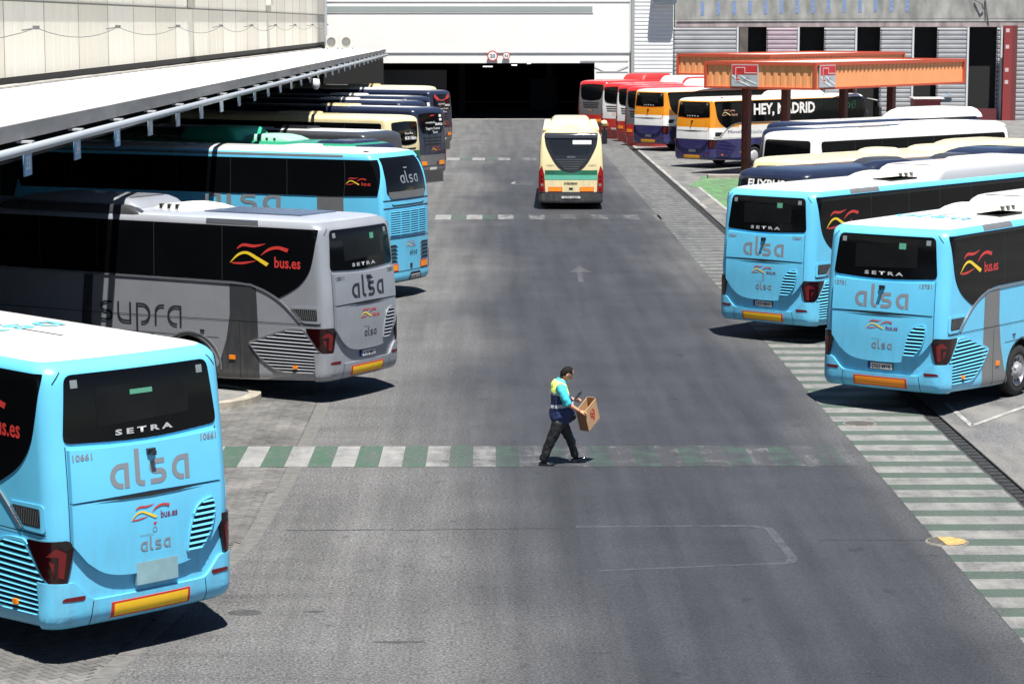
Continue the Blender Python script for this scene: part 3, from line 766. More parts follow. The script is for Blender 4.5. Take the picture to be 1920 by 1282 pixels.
# left edge of the roadway (bends away from the lane near the camera)
EDGE = [(-5.1, 14), (-4.75, 20), (-4.24, 25.1), (-3.72, 28.9), (-3.28, 32.1), (-3.12, 36.3), (-3.1, 42), (-3.1, 47.2)]
def edge_x(y):
    for (x0, y0), (x1, y1) in zip(EDGE, EDGE[1:]):
        if y0 <= y <= y1: return x0 + (x1 - x0) * (y - y0) / (y1 - y0)
    return EDGE[0][0] if y < 14 else EDGE[-1][0]
DR0, DR1 = 7.98, 8.28
sheet('road', [(-5.1, -20), (DR0, -20), (DR0, 178), (-40, 178), (-40, 47.2), (-3.1, 47.2)] + EDGE[::-1][1:], ASPH, 0)
sheet('parking_area', [(DR1, -20), (60, -20), (60, 178), (DR1, 178)], BAY, -.004)
# drain channel
d = sheet('drain_channel', [(DR0, -20), (DR1, -20), (DR1, 178), (DR0, 178)], mat('drain_dark', (.020, .020, .022), .8, var=.3, vscale=4), -.035)
b = MB()
for x in (DR0 + .0, DR1 - .025): b.box(x, x + .025, -20, 178, -.035, .002)
for k in range(420): b.box(DR0 + .05, DR1 - .05, 24 + k * .3, 24 + k * .3 + .22, -.034, -.012)
b.build('drain_grate', mat('cast_iron', (.035, .034, .034), .6, metal=.3, var=.3, vscale=6), d)

# block paving (herringbone) with border stones
sheet('paving_bed', [(-40, -20), (-5.1, -20)] + EDGE + [(-40, 47.2)], SAND, -.014)
PAVM = [mat('paver_a', (.108, .106, .102), .9, var=.4, vscale=.9, bump=.4, bscale=90), mat('paver_b', (.092, .090, .087), .9, var=.4, vscale=.9, bump=.4, bscale=90), mat('paver_c', (.120, .117, .112), .9, var=.4, vscale=.9, bump=.4, bscale=90)]
pvx = tag(empty('block_paving', (-6, 26, 0)), kind='structure')
def paver_mesh(m):
    a, b_, c = .094, .044, .006; P = []
    # zig-zag sided block outline
    o = [(-a, -b_), (-a * .5, -b_ + c), (0, -b_), (a * .5, -b_ + c), (a, -b_), (a, b_), (a * .5, b_ + c), (0, b_), (-a * .5, b_ + c), (-a, b_)]
    n = len(o); vs = [(x * .95, y * .93, 0) for x, y in o] + [(x, y, -.006) for x, y in o] + [(x, y, -.014) for x, y in o]
    fs = [list(range(n))] + [[i, i + n, (i + 1) % n + n, (i + 1) % n] for i in range(n)] + [[i + n, i + 2 * n, (i + 1) % n + 2 * n, (i + 1) % n + n] for i in range(n)]
    return mesh('paver', vs, fs, m)
PVM = [paver_mesh(m) for m in PAVM]
spots = []
u = .1; c45, s45 = math.cos(PI / 4), math.sin(PI / 4)
for yy in range(-140, 260):
    for xx in range(-260, 260):
        k = (xx - yy) % 4
        if k == 0: q = ((xx + 1) * u, (yy + .5) * u, 0)
        elif k == 3: q = ((xx + .5) * u, (yy + 1) * u, 1)
        else: continue
        X = -6 + q[0] * c45 - q[1] * s45; Y = 33 + q[0] * s45 + q[1] * c45
        if 23.6 < Y < 46.9 and max(-9.0, -5.4 - (Y - 23) * .6) < X < edge_x(Y) - .285: spots.append((X, Y, q[2]))
vis = []
for (X, Y, rt) in spots:
    d_ = Y * math.cos(R(7.71)) + 7.19 * math.sin(R(7.71)); sxp = 922.5 + 4412 * X / d_; syp = 43.6 + 7.255 * 4412 / d_
    vis.append((0 if (-5 <= sxp <= 1920 and syp <= 1290 and (Y < 26.6 or X > -4.2)) else 1, Y, X, rt))
vis.sort()
for k, (f, Y, X, rt) in enumerate(vis[:296]):
    o = bpy.data.objects.new('paver', PVM[random.randrange(3)]); COL.objects.link(o); o.parent = pvx
    o.location = (X + 6, Y - 26, random.uniform(-.0015, .001)); o.rotation_euler = (random.uniform(-.01, .01), random.uniform(-.01, .01), PI / 2 * rt + PI / 4)
V = []; F = []; M_ = []
pm = PVM[0]; pv = [v.co.copy() for v in pm.vertices]; pf = [list(p.vertices) for p in pm.polygons][:11]
for (f, Y, X, rt) in vis[296:]:
    o_ = len(V); z = random.uniform(-.0015, .001)
    for v in pv:
        a, b_ = (v.x, v.y) if not rt else (-v.y, v.x); a, b_ = a * c45 - b_ * s45, a * s45 + b_ * c45; V.append((X + 6 + a, Y - 26 + b_, v.z + z))
    m = random.randrange(3)
    for q in pf: F.append([i + o_ for i in q]); M_.append(m)
st = link('paver', mesh('paver_field', V, F, PAVM, M_), pvx); st['kind'] = 'stuff'
# border stones along the edge
KS = mat('border_stone', (.105, .103, .098), .9, var=.2, vscale=7, bump=.3, bscale=60)
y = 22.0
while y < 47:
    x0, x1 = edge_x(y), edge_x(y + .46); a = math.atan2(x0 - x1, .46)
    b = MB(); b.box(-.24, .0, 0, .472, -.013, .002)
    o = b.build('border_stone', KS, pvx, loc=(x0 + 6, y - 26, 0)); o.rotation_euler = (0, 0, a); y += .48
# kerbed island between the first bays
isl = tag(empty('kerb_island', (-5.9, 44.9, 0)), 'low rounded kerb island with grey infill behind the nearest blue coach', 'kerb')
def isl_ring(r): return [(1.1 * .0 + r * math.cos(R(a)), r * math.sin(R(a))) for a in range(-90, 91, 15)]
out = [(-3, -1.45)] + isl_ring(1.45) + [(-3, 1.45)]; inn = [(-3, -1.2)] + isl_ring(1.2) + [(-3, 1.2)]
for i in range(len(out) - 1):
    (a, b_), (c_, d_) = out[i], out[i + 1]; (e, f), (g_, h) = inn[i], inn[i + 1]
    A = Vector((a, b_)); B2 = Vector((c_, d_)); k = .012 / max(.05, (B2 - A).length)
    q = [(a, b_), (c_, d_), (g_, h), (e, f)]
    V = [(x, y, -.01) for x, y in q] + [(q[0][0] * .995, q[0][1] * .995, .12), (q[1][0] * .995, q[1][1] * .995, .12), (q[2][0], q[2][1], .125), (q[3][0], q[3][1], .125)]
    o = link('kerb_stone', mesh('kerb_stone', V, [(4, 5, 6, 7), (0, 1, 5, 4), (1, 2, 6, 5), (2, 3, 7, 6), (3, 0, 4, 7)], mat('kerb_concrete', (.26, .235, .19), .85, var=.25, vscale=5)), isl)
link('infill', mesh('infill', [(x, y, .09) for x, y in inn], [list(range(len(inn)))], mat('infill_concrete', (.15, .148, .14), .9, var=.2, vscale=4)), isl)
isl.rotation_euler = (0, 0, R(-32))

# painted markings -------------------------------------------------
def stripes(name, x0, x1, y0, y1, period, mw, mg, start, wf=.5, z=.004, axis='x', skew=0):
    b = MB(); p = start
    lo, hi = (x0, x1) if axis == 'x' else (y0, y1)
    while p < hi:
        for a, e, m in ((p, p + period * wf, 0), (p + period * wf, p + period, 1)):
            a_, e_ = max(a, lo), min(e, hi)
            if e_ - a_ > .02:
                if axis == 'x': b.quad([(a_, y0, z), (e_, y0, z), (e_ , y1, z), (a_ , y1, z)], m)
                else: b.quad([(x0, a_, z), (x1, a_, z), (x1, e_, z), (x0, e_, z)], m)
        p += period
    return tag(b.build(name, [mw, mg]), kind='structure')
stripes('crosswalk_marking', -5.4, 6.02, 37.88, 39.78, .772 * 1.0, PW_A, PG_A, -4.18 - .772 * 2, .49)
PW_A2 = paintmat('worn_white_paint_far', (.26, .26, .255), .47, .60, (-1.0, 3.0)); PG_A2 = paintmat('worn_green_paint_far', (.05, .09, .065), .50, .62, (-1, 2))
stripes('crosswalk_marking', -2.3, 6.3, 86.8, 88.9, 1.17, PW_A2, PG_A2, -2.12, .5)
stripes('crosswalk_marking', -2.5, 2.9, 124.6, 127, 1.35, PW_A2, PG_A2, -2.4, .5)
stripes('hatched_marking', 6.22, 7.94, 22, 138, .985, PW_H, PG_H, 21.55, .56, axis='y')
def pline(name, pts, w_, m, z=.006):
    vs, fs = ribbon(pts, w_); return tag(link(name, mesh(name, [(a, b_, z) for a, b_ in vs], fs, m)), kind='structure')
pline('stall_line', [(8.40, 92), (8.40, 150)], .13, PW_L)
pline('stall_line', [(9.15, 88), (9.15, 104)], .14, PW_L)
pline('stall_line', [(8.66, 44.4), (8.64, 41.7)], .10, PW_L); pline('stall_line', [(8.67, 41.8), (12.6, 47.6)], .11, PW_L)
pline('stall_line', [(8.9, 34.2), (12.0, 38.7)], .11, PW_L)
pline('stall_line', [(8.66, 52), (13, 57)], .11, PW_L)
for yy in (109.5, 117.5, 127, 136): pline('stall_line', [(8.7, yy - 2), (11.5, yy + .7)], .12, PW_L)
pline('lane_marking', [(1.2, 33.25), (3.7, 33.3)], .10, PW_F, .0022)
pline('lane_marking', [(3.72, 33.28), (3.97, 33.1), (4.08, 31.2), (4.0, 30.95)], .13, PW_F, .0022)
pline('lane_marking', [(3.98, 30.93), (1.4, 30.5)], .08, PW_F, .0022)
tag(link('arrow_marking', mesh('arrow_marking', [(2.42, 65.5, .004), (2.56, 65.5, .004), (2.6, 68.2, .004), (2.95, 68.0, .004), (2.6, 69.9, .004), (2.2, 68.0, .004), (2.48, 68.2, .004)], [(0, 1, 2, 3, 4, 5, 6)], paintmat('arrow_paint', (.085, .085, .09), .52, 0))), kind='structure')
pline('lane_marking', [(1.9, 106.0), (1.05, 106.0), (.9, 106.5), (1.05, 107.4), (1.9, 107.4)], .12, PW_L)
CR = mat('crack_sealant', (.022, .022, .023), .8)
cr = [(-2.95, 33.05)]
while cr[-1][0] < .9: cr.append((cr[-1][0] + .18, cr[-1][1] + random.uniform(-.018, .022)))
pline('crack', cr, [.05 * random.uniform(.5, 1.3) * (1 - .6 * i / len(cr)) for i in range(len(cr))], CR, .003)
cr = [(4.6, 32.35)]
while cr[-1][0] < 6.2: cr.append((cr[-1][0] + .15, cr[-1][1] + random.uniform(-.02, .018)))
pline('crack', cr, [.025] * len(cr), CR, .003)
sheet('green_surface', [(9.05, 92), (9.2, 103), (8.75, 104.5), (10.0, 111.5), (14.5, 113), (14.5, 90)], PG_B, .004)
for (X, Y, sx_, sy_) in ((-3.05, 28.3, .21, .14), (-1.1, 26.9, .3, .05), (-2.2, 28.35, .12, .05)):
    pts = [(X + sx_ * math.cos(R(a)) * random.uniform(.9, 1.1), Y + sy_ * math.sin(R(a)) * random.uniform(.9, 1.1)) for a in range(0, 360, 24)]
    sheet('tar_patch', pts, mat('tar', (.045, .045, .046), .7, var=.3, vscale=12), .003)
def manhole(X, Y, m1, m2, half, label):
    b = MB(); b.lathe([(.0, .012), (.25, .012), (.255, .006), (.262, .006), (.267, .014), (.30, .012), (.31, 0)], (X, Y, 0), (0, 0, 1), 32, [0, 1, 1, 1, 0, 0])
    for k in range(7):
        y0 = -.22 + k * .07; hw = math.sqrt(.245 ** 2 - y0 ** 2); b.box(X - hw, X + hw, Y + y0, Y + y0 + .025, .012, .017, 1)
    o = b.build('manhole_cover', [m1, m2]); tag(o, label, 'manhole')
    return o
IR = mat('iron_cover', (.16, .15, .13), .7, metal=.2, var=.3, vscale=9); IRD = mat('iron_dark', (.05, .048, .045), .7)
manhole(6.65, 41.96, IR, IRD, False, 'round grey manhole cover at the far end of the hatched strip')
o = manhole(6.36, 32.2, IR, IRD, True, 'round manhole cover half painted worn yellow on the hatched strip')
link('yellow_paint', mesh('yellow_paint', [(6.36 + .265 * math.cos(R(a)), 32.2 + .265 * math.sin(R(a)), .0185) for a in range(-100, 111, 15)], [list(range(15))], mat('yellow_cover', (.36, .23, .08), .7, var=.4, vscale=9)), o)

# ================================================================== LEFT BUILDING
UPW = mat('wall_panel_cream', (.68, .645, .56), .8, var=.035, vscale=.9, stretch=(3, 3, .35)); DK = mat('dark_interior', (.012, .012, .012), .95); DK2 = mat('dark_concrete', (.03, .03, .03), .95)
UPV = [UPW, mat('wall_panel_cream_b', (.64, .605, .52), .8, var=.035, vscale=.9, stretch=(3, 3, .35)), mat('wall_panel_cream_c', (.70, .67, .59), .8, var=.03, vscale=.9, stretch=(3, 3, .35))]
bld = tag(empty('depot_building', (-12.3, 20, 0)), 'long cream panelled building wall above the left hand canopy', 'building')
def loc(o): return o
XW = -12.3; Y = 22.0; k = 0
tops = []
while Y < 176:
    h = min(5.42, 176 - Y) - .03; pm_ = UPV[int(Y / 5.42) * 7 % 3]
    for (z0, z1) in ((5.82, 7.74), (7.79, 11.0)):
        b = MB(); b.box(-.12, 0, Y - 20, Y - 20 + h, z0, z1)
        for q in (1, 2, 3): b.box(0, .004, Y - 20 + h * q / 4 - .012, Y - 20 + h * q / 4 + .012, z0 + .02, z1 - .02)
        b.box(-.11, -.02, Y - 20 + h, Y - 20 + h + .03, z0, z1)
        b.box(0, .006, Y - 20 + h - .02, Y - 20 + h + .03, z0 + .01, z1 - .01, 1)
        b.build('wall_panel', [pm_, mat('dark_seam', (.12, .12, .11), .8)], bld)
    Y += 5.42
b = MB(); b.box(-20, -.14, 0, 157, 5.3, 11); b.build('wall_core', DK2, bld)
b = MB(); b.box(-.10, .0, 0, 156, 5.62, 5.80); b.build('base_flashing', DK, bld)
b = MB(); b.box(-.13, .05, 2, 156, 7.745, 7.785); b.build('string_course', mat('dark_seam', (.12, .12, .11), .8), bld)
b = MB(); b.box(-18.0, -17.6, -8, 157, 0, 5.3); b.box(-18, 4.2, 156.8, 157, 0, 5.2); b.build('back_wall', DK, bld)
for k in range(19):
    b = MB(); b.box(-6.2, -5.7, 3 + k * 9, 3.5 + k * 9, -.02, 5.3); b.build('column', DK2, bld)
# lamps and pipes on the wall
for yy, lab in ((96.6, 0), (130, 1)):
    b = MB(); b.box(.02, .30, yy - 20 - .8, yy - 20 + .8, 8.15, 8.7); b.box(.02, .2, yy - 20 - .5, yy - 20 - .3, 7.8, 8.9); b.box(.02, .2, yy - 20 + .3, yy - 20 + .5, 7.8, 8.9)
    o = b.build('wall_lantern', mat('box_cream', (.55, .53, .48), .6)); o.location = (XW, 20, 0)
    tag(o, ['nearer pale wall box high on the cream panels', 'farther pale wall box high on the cream panels'][lab], 'wall box')
b = MB(); ys = [30, 45.9, 62.2, 75.8, 90.3, 104.7, 118, 131, 144, 158, 172]; cp = []
for a, e in zip(ys, ys[1:]):
    for q in range(8): t = q / 8; cp.append((XW + .38, a + (e - a) * t, 7.06 - .28 * 4 * t * (1 - t)))
b.tube(cp, .012, 5)
for yy in ys: b.tube([(XW, yy, 7.0), (XW + .38, yy, 7.06)], .02, 5); b.box(XW + .3, XW + .46, yy - .06, yy + .06, 7.02, 7.12)
tag(b.build('wall_cable', mat('cable_grey', (.12, .12, .12), .7)), 'thin cable sagging between brackets along the cream wall', 'cable')

# canopy over the left bays
cn = tag(empty('bay_canopy', (-7.5, 20, 0)), 'long white flat canopy over the left bus bays with grey fascia', 'canopy')
def zc(Y): return 5.60 - (Y - 30) * .00195
CONC = mat('canopy_concrete', (.22, .215, .21), .8, var=.25, vscale=1.2, stretch=(1, .35, 3)); WROOF = mat('canopy_top', (.74, .73, .70), .75, var=.06, vscale=.5)
def strip(x0, x1, za, zb, m, name, n=24, dz0=0, dz1=0):
    pass
segs = 12; yA, yB = 8, 167
for k in range(segs):
    a, e = yA + (yB - yA) * k / segs, yA + (yB - yA) * (k + 1) / segs - .02
    V = []
    for Yq in (a, e):
        z = zc(Yq); V += [(-4.8, Yq - 20, z + .05), (-.06, Yq - 20, z - .01), (-.06, Yq - 20, z - .20), (-4.8, Yq - 20, z - .3)]
    link('roof_deck', mesh('roof_deck', V, [(0, 1, 5, 4), (1, 2, 6, 5), (2, 3, 7, 6), (3, 0, 4, 7), (0, 3, 2, 1), (4, 5, 6, 7)], WROOF), cn)
    V = []
    for Yq in (a, e):
        z = zc(Yq); V += [(-.055, Yq - 20, z + .03), (.03, Yq - 20, z + .03), (.03, Yq - 20, z - .23), (-.055, Yq - 20, z - .23)]
    link('fascia', mesh('fascia', V, [(0, 1, 5, 4), (1, 2, 6, 5), (2, 3, 7, 6), (3, 0, 4, 7), (0, 3, 2, 1), (4, 5, 6, 7)], CONC), cn)
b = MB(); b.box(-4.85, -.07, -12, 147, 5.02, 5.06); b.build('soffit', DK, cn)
b = MB(); pts = [(.19, Yq - 20, zc(Yq) - .36) for Yq in (8, 60, 110, 166)]; b.tube(pts, .075, 10)
o = b.build('gutter_pipe', mat('pipe_pale', (.36, .39, .42), .45, metal=.2), cn, True)
for k in range(34):
    b = MB(); yy = 10 + k * 4.6; b.box(-.05, .2, yy - 20 - .10, yy - 20 + .10, zc(yy) - .285, zc(yy) - .25)
    b.build('pipe_bracket', mat('bracket_white', (.4, .41, .42), .6), cn)
b = MB()
for q in range(26):          # old felt edge and debris at the wall foot
    yy = 22 + q * 5.6; b.box(-4.75, -4.45 + random.uniform(-.05, .08), yy - 20, yy - 20 + 5.5, zc(yy) + .0, zc(yy) + .10)
b.build('roof_upstand', mat('felt_grey', (.28, .27, .25), .9, var=.3, vscale=2), cn)
SB = mat('bay_sign_blue', (.16, .34, .55), .5); SW = mat('bay_sign_pale', (.42, .50, .58), .5)
for k in range(29):
    yy = 37.6 + 4.53 * k; e = tag(empty('bay_sign', (-7.40, yy, 4.98)), None, 'sign', 'hanging bay number signs')
    if k == 0: e['label'] = 'nearest hanging blue bay sign under the canopy pipe, numbered 33'; 
    elif k == 1: e['label'] = 'second nearest hanging blue bay sign under the canopy pipe'
    elif k < 16: e['label'] = ['third','fourth','fifth','sixth','seventh','eighth','ninth','tenth','eleventh','twelfth','thirteenth','fourteenth','fifteenth','sixteenth'][k - 2] + ' hanging bay sign from the near end of the canopy'
    else: e['label'] = 'tiny hanging bay sign in the far half of the canopy row'
    b = MB(); b.box(-.012, .012, -.30, .30, -.20, .20); b.build('plate', SB if k < 3 else SW, e)
    
    for hy in (-.2, .2): b = MB(); b.tube([(0, hy, .20), (0, hy, .3)], .01, 5); b.build('hanger', TRIM, e)
    if k < 4:
        vs, fs, w_ = text2d(['33', '34', '35', '36'][k] if k else '33', .02)
        link('number', mesh('number', [(.0135, -.16 + a * .32 / w_, -.10 + b_ * .30) for a, b_ in vs], fs, mat('sign_white', (.75, .75, .75), .5)), e)
# security camera hanging from the canopy
e = tag(empty('security_camera', (-7.45, 96.5, 5.0)), 'white dome security camera hanging under the canopy edge', 'camera')
b = MB(); b.tube([(0, 0, .1), (0, 0, -.05), (.25, -.05, -.1)], .05, 8); b.build('bracket', mat('cam_white', (.7, .7, .7), .4), e)
b = MB(); b.lathe([(.0, .16), (.14, .14), (.17, 0), (.17, -.12), (.10, -.24), (0, -.28)], (.28, -.05, -.22), (0, 0, 1), 16); b.build('dome', mat('cam_white', (.7, .7, .7), .4), e, True)

# ================================================================== FAR BUILDING
YF = 177.0
FW = mat('facade_white', (.76, .75, .72), .8, var=.03, vscale=.4)
fb = tag(empty('far_hall', (0, YF, 0)), 'white rendered hall wall with a wide dark drive-through opening', 'building')
b = MB(); b.box(-20, 10.3, 0, .5, 4.95, 12); b.box(-20, 10.3, .03, .5, 4.22, 4.94); b.box(7.68, 10.3, .0, .5, 0, 4.22); b.box(-20, -11.5, .03, .5, 0, 4.22)
b.build('wall', FW, fb)
b = MB(); b.box(-12.6, 10.3, -.035, 0, 4.96, 5.02); b.build('ledge', mat('ledge_grey', (.42, .42, .41), .7), fb)
b = MB(); b.box(-12.6, 7.5, -.03, .0, 8.05, 8.42); b.build('band', mat('band_green_grey', (.26, .31, .30), .7), fb)
b = MB(); b.box(-12.6, 7.55, -.04, 0, 7.92, 7.97); b.box(-12.6, 10.3, -.04, 0, 8.74, 8.78); b.build('ledge', mat('ledge_grey', (.42, .42, .41), .7), fb)
b = MB()
for z in (2.0, 3.0, 3.55, 4.4): b.box(7.8 if z < 4 else 6.6, 10.2, -.03, 0, z, z + .05)
b.build('groove_trim', mat('ledge_grey', (.42, .42, .41), .7), fb)
b = MB(); b.tube([(7.7, -.05, 4.0), (8.4, -.06, 3.72), (9.3, -.06, 3.72), (10.2, -.05, 4.05)], .02, 5); b.build('cable', TRIM, fb)
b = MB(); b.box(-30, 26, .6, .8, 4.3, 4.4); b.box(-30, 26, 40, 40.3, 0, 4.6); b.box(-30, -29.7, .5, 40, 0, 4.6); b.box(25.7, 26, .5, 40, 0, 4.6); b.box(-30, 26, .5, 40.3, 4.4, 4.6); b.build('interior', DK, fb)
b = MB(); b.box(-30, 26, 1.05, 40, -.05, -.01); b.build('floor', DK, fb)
for x in (-8.2, -2.6, 4.3):
    b = MB(); b.box(x, x + .5, 9, 9.5, 0, 4.4); b.build('column', DK, fb)
b = MB(); b.box(3.2, 5.4, 20, 20.4, 0, 2.6); b.build('inner_door', mat('inner_blue', (.03, .06, .10), .7), fb)
b = MB(); b.box(-11, -3.5, 6, 6.3, 0, 3.6); b.build('partition', mat('inner_wall', (.12, .12, .12), .9), fb)
for x, y_, s_ in ((-.7, 10, .75), (1.6, 16, .45), (3.0, 24, .3)):
    b = MB(); b.box(x, x + s_, y_, y_ + .12, 3.75, 3.82); b.build('strip_lamp', mat('strip_lamp', (.8, .8, .8), .5, emit=((1, 1, .95), 1.2)), fb)
b = MB(); b.box(-13, 7.68, -.0, 1.0, -.005, .05); b.build('threshold', mat('threshold', (.22, .21, .2), .8), fb)
def roundsign(X, Z, r, txt, label):
    e = tag(empty('traffic_sign', (X, YF - .12, Z)), label, 'sign')
    b = MB(); b.lathe([(0, .02), (r, .02), (r, -.01)], (0, 0, 0), (0, -1, 0), 28); b.build('disc', PLR if 0 else mat('sign_red', (.5, .06, .04), .5), e)
    b = MB(); b.lathe([(0, .026), (r * .78, .026), (r * .78, .02)], (0, 0, 0), (0, -1, 0), 28); b.build('field', mat('sign_white', (.75, .75, .75), .5), e)
    vs, fs, w_ = text2d(txt, .03); sc = r * 1.0 / w_
    link('number', mesh('number', [((a - w_ / 2) * sc, -.029, (b_ - .36) * r * .95) for a, b_ in vs], fs, BLACK), e)
    b = MB(); b.box(-.03, .03, 0, .1, -r - .05, r); b.build('post', TRIM, e)
roundsign(.05, 4.75, .40, '20', 'larger round red-rimmed sign reading 20 above the opening')
roundsign(1.08, 4.77, .28, '4,0', 'smaller round red-rimmed height limit sign above the opening')
# downpipe, corrugated cladding
b = MB(); b.tube([(10.47, YF - .2, 0), (10.47, YF - .2, 12)], .13, 10); b.box(10.3, 10.64, YF - .1, YF, 2, 2.1)
tag(b.build('downpipe', mat('pipe_grey', (.30, .31, .31), .6)), 'grey vertical downpipe between the white wall and the ribbed panel', 'pipe')
def corr(name, x0, x1, z0, z1, y, pitch, m, depth=.07, parent=None):
    V = []; F = []; z = z0; n = 0
    while z < z1 - .01:
        e = min(z + pitch, z1); V += [(x0, y, z), (x1, y, z), (x0, y - depth, z + (e - z) * .18), (x1, y - depth, z + (e - z) * .18), (x0, y - depth, z + (e - z) * .62), (x1, y - depth, z + (e - z) * .62), (x0, y, e), (x1, y, e)]
        for q in range(3): F.append((n + 2 * q, n + 2 * q + 1, n + 2 * q + 3, n + 2 * q + 2))
        n += 8; z = e
    return link(name, mesh(name, V, F, m), parent)
SHW = mat('ribbed_white', (.66, .67, .67), .5, var=.05, vscale=.6)
rb = tag(empty('ribbed_cladding', (0, 0, 0)), 'tall white horizontally ribbed cladding between the downpipe and the shutters', 'cladding')
o = corr('ribbed_sheet', 10.66, 13.5, 0, 12, YF - .05, .29, SHW, .035, rb)
b = MB(); b.box(10.62, 13.52, YF - .04, YF + .3, 0, 12); b.build('backing', SHW, rb)
e = tag(empty('roof_duct', (12.8, YF - .7, 9.15)), 'grey-blue rounded duct hood high on the ribbed cladding', 'duct')
b = MB(); b.lathe([(0, -.9), (.5, -.9), (.6, -.8), (.6, .8), (.5, .9), (0, .9)], (0, .1, 0), (1, 0, 0), 20); b.build('hood', mat('duct_blue', (.32, .40, .46), .5, metal=.2), e, True)
# right hand workshop front
ws_ = tag(empty('workshop_building', (14, YF, 0)), 'grey workshop with roller shutters and dark doorways under a stained concrete band', 'building')
CB = mat('stained_concrete', (.27, .27, .255), .9, var=.35, vscale=1.1, stretch=(1.4, 1, .5)); CB2 = mat('stained_concrete_pink', (.30, .25, .25), .9, var=.35, vscale=1.3, stretch=(1.4, 1, .5))
def X_(px): return (px - 922.5) * (YF * math.cos(R(7.71)) + .5) / 4412
def wx(px): return X_(px) - 14
b = MB(); b.box(-.35, 40, 0, 1.0, 7.35, 12); b.build('concrete_band', CB, ws_)
b = MB(); b.box(-.35, 40, -.08, 1.0, 6.9, 7.33); b.build('lintel', CB2, ws_)
b = MB()
for q in range(14):
    x = wx(1313 + q * 29.5); h_ = .35 + .04 * (q % 3); b.box(x, x + .26, -.012, 0, 7.75 + q * .022, 7.75 + q * .022 + 1.0)
b.build('blue_mark', mat('faded_blue', (.17, .24, .40), .8, var=.25, vscale=6), ws_)
b = MB(); b.tube([(-.2, -.15, 7.42), (12, -.15, 7.5), (23, -.15, 7.52), (38, -.15, 7.5)], .03, 6); b.tube([(wx(1845), -.1, 9), (wx(1848), -.2, 7.9), (wx(1852), -.1, 7.1)], .05, 6)
b.tube([(wx(1825), -.1, 8.9), (wx(1838), -.3, 8.6), (wx(1842), -.1, 8.2)], .05, 6); b.build('conduit', mat('conduit', (.09, .09, .09), .7), ws_)
SH1 = mat('shutter_grey', (.31, .315, .325), .45, metal=.2, var=.12, vscale=.7, stretch=(1, 1, 2)); SH2 = mat('shutter_pink', (.36, .285, .32), .45, metal=.2, var=.12, vscale=.7, stretch=(1, 1, 2))
b = MB(); b.box(-.35, 40, .9, 1.0, 0, 6.9); b.build('recess', DK, ws_)
for (a, e_, m) in ((1262, 1383, SH1), (1437, 1497, SH2), (1545, 1605, SH1), (1650, 1712, SH1), (1757, 1815, SH1), (1869, 1878, SH1), (1902, 1990, SH1)):
    x0, x1 = wx(a), wx(e_)
    sh_ = corr('shutter', x0, x1, 0, 6.85, -.05, .33, m, .035, ws_)
    b = MB(); b.box(x0, x1, .0, .1, 0, 6.86); b.build('backing', m, sh_)
    b = MB(); b.box(x1 - .09, x1 + .05, -.2, .05, 0, 6.88); b.build('jamb', mat('jamb_pale', (.52, .54, .56), .5), sh_)
    b = MB()
    for q in range(20): b.box(x0 + .03, x0 + .11, -.14, -.125, .1 + q * .34, .22 + q * .34)
    b.build('slot', DK, sh_)
b = MB(); b.box(wx(1386), wx(1402), -.1, .2, 0, 6.88); b.build('pier', mat('pier_brown', (.10, .085, .075), .9, var=.3, vscale=1), ws_)
b = MB(); b.box(wx(1712), wx(1757), -.5, -.3, 0, .6); b.box(wx(1817), wx(1869), -.6, -.4, 0, .85); b.build('threshold_wall', mat('dark_red_wall', (.10, .015, .02), .7), ws_)
e = tag(empty('totem_sign', (X_(1888), YF - 1.2, 0)), 'tall dark red totem sign with small white lettering at the workshop', 'sign')
b = MB(); b.v = [(-.5, -.2, 0), (.1, -.2, 0), (.1, .2, 0), (-.5, .2, 0), (-.5, -.2, 7), (.1, -.2, 7), (.1, .2, 7), (-.5, .2, 7)]
for q in ((3, 2, 1, 0), (4, 5, 6, 7), (0, 1, 5, 4), (1, 2, 6, 5), (2, 3, 7, 6), (3, 0, 4, 7)): b.f.append(list(q)); b.m.append(0)
b.build('panel', mat('totem_red', (.22, .03, .03), .5), e)
b = MB(); b.box(.1, .5, -.15, .15, 0, 7); b.build('side_panel', mat('totem_dark', (.13, .03, .028), .5), e)
for z in (6.5, 5.3, 3.6, 2.7):
    vs, fs, w_ = text2d('TALLER' if z == 5.3 else 'BUS', .03); b = MB()
    link('lettering', mesh('lettering', [(-.4 + a * .4 / w_, -.21, z + b_ * .25) for a, b_ in vs], fs, WTXT), e) if z == -1 else None
    b.box(-.38, -.12, -.212, -.2, z, z + .28); b.build('white_panel', mat('totem_white', (.5, .4, .4), .6), e)
e = tag(empty('kiosk', (X_(1720), YF - 6, 0)), 'low red kiosk with white corrugated awning before the shutters', 'kiosk')
b = MB(); b.box(-1.3, .6, -.6, .8, 0, 1.75); b.build('cabin', mat('kiosk_red', (.22, .03, .03), .5), e)
b = MB()
for q in range(12): b.box(-1.45 + q * .19, -1.45 + q * .19 + .12, -.9, .9, 1.78, 1.86)
b.box(-1.45, .85, -.9, .9, 1.76, 1.785); b.build('awning', mat('awning_white', (.75, .72, .7), .5), e)
b = MB(); b.quad([(.75, -.7, 1.85), (1.5, -.7, 2.15), (1.5, .9, 2.15), (.75, .9, 1.85)]); b.box(.7, 1.5, -.2, .9, 1.5, 1.8); b.build('side_awning', mat('awning_blue', (.16, .20, .25), .5), e)
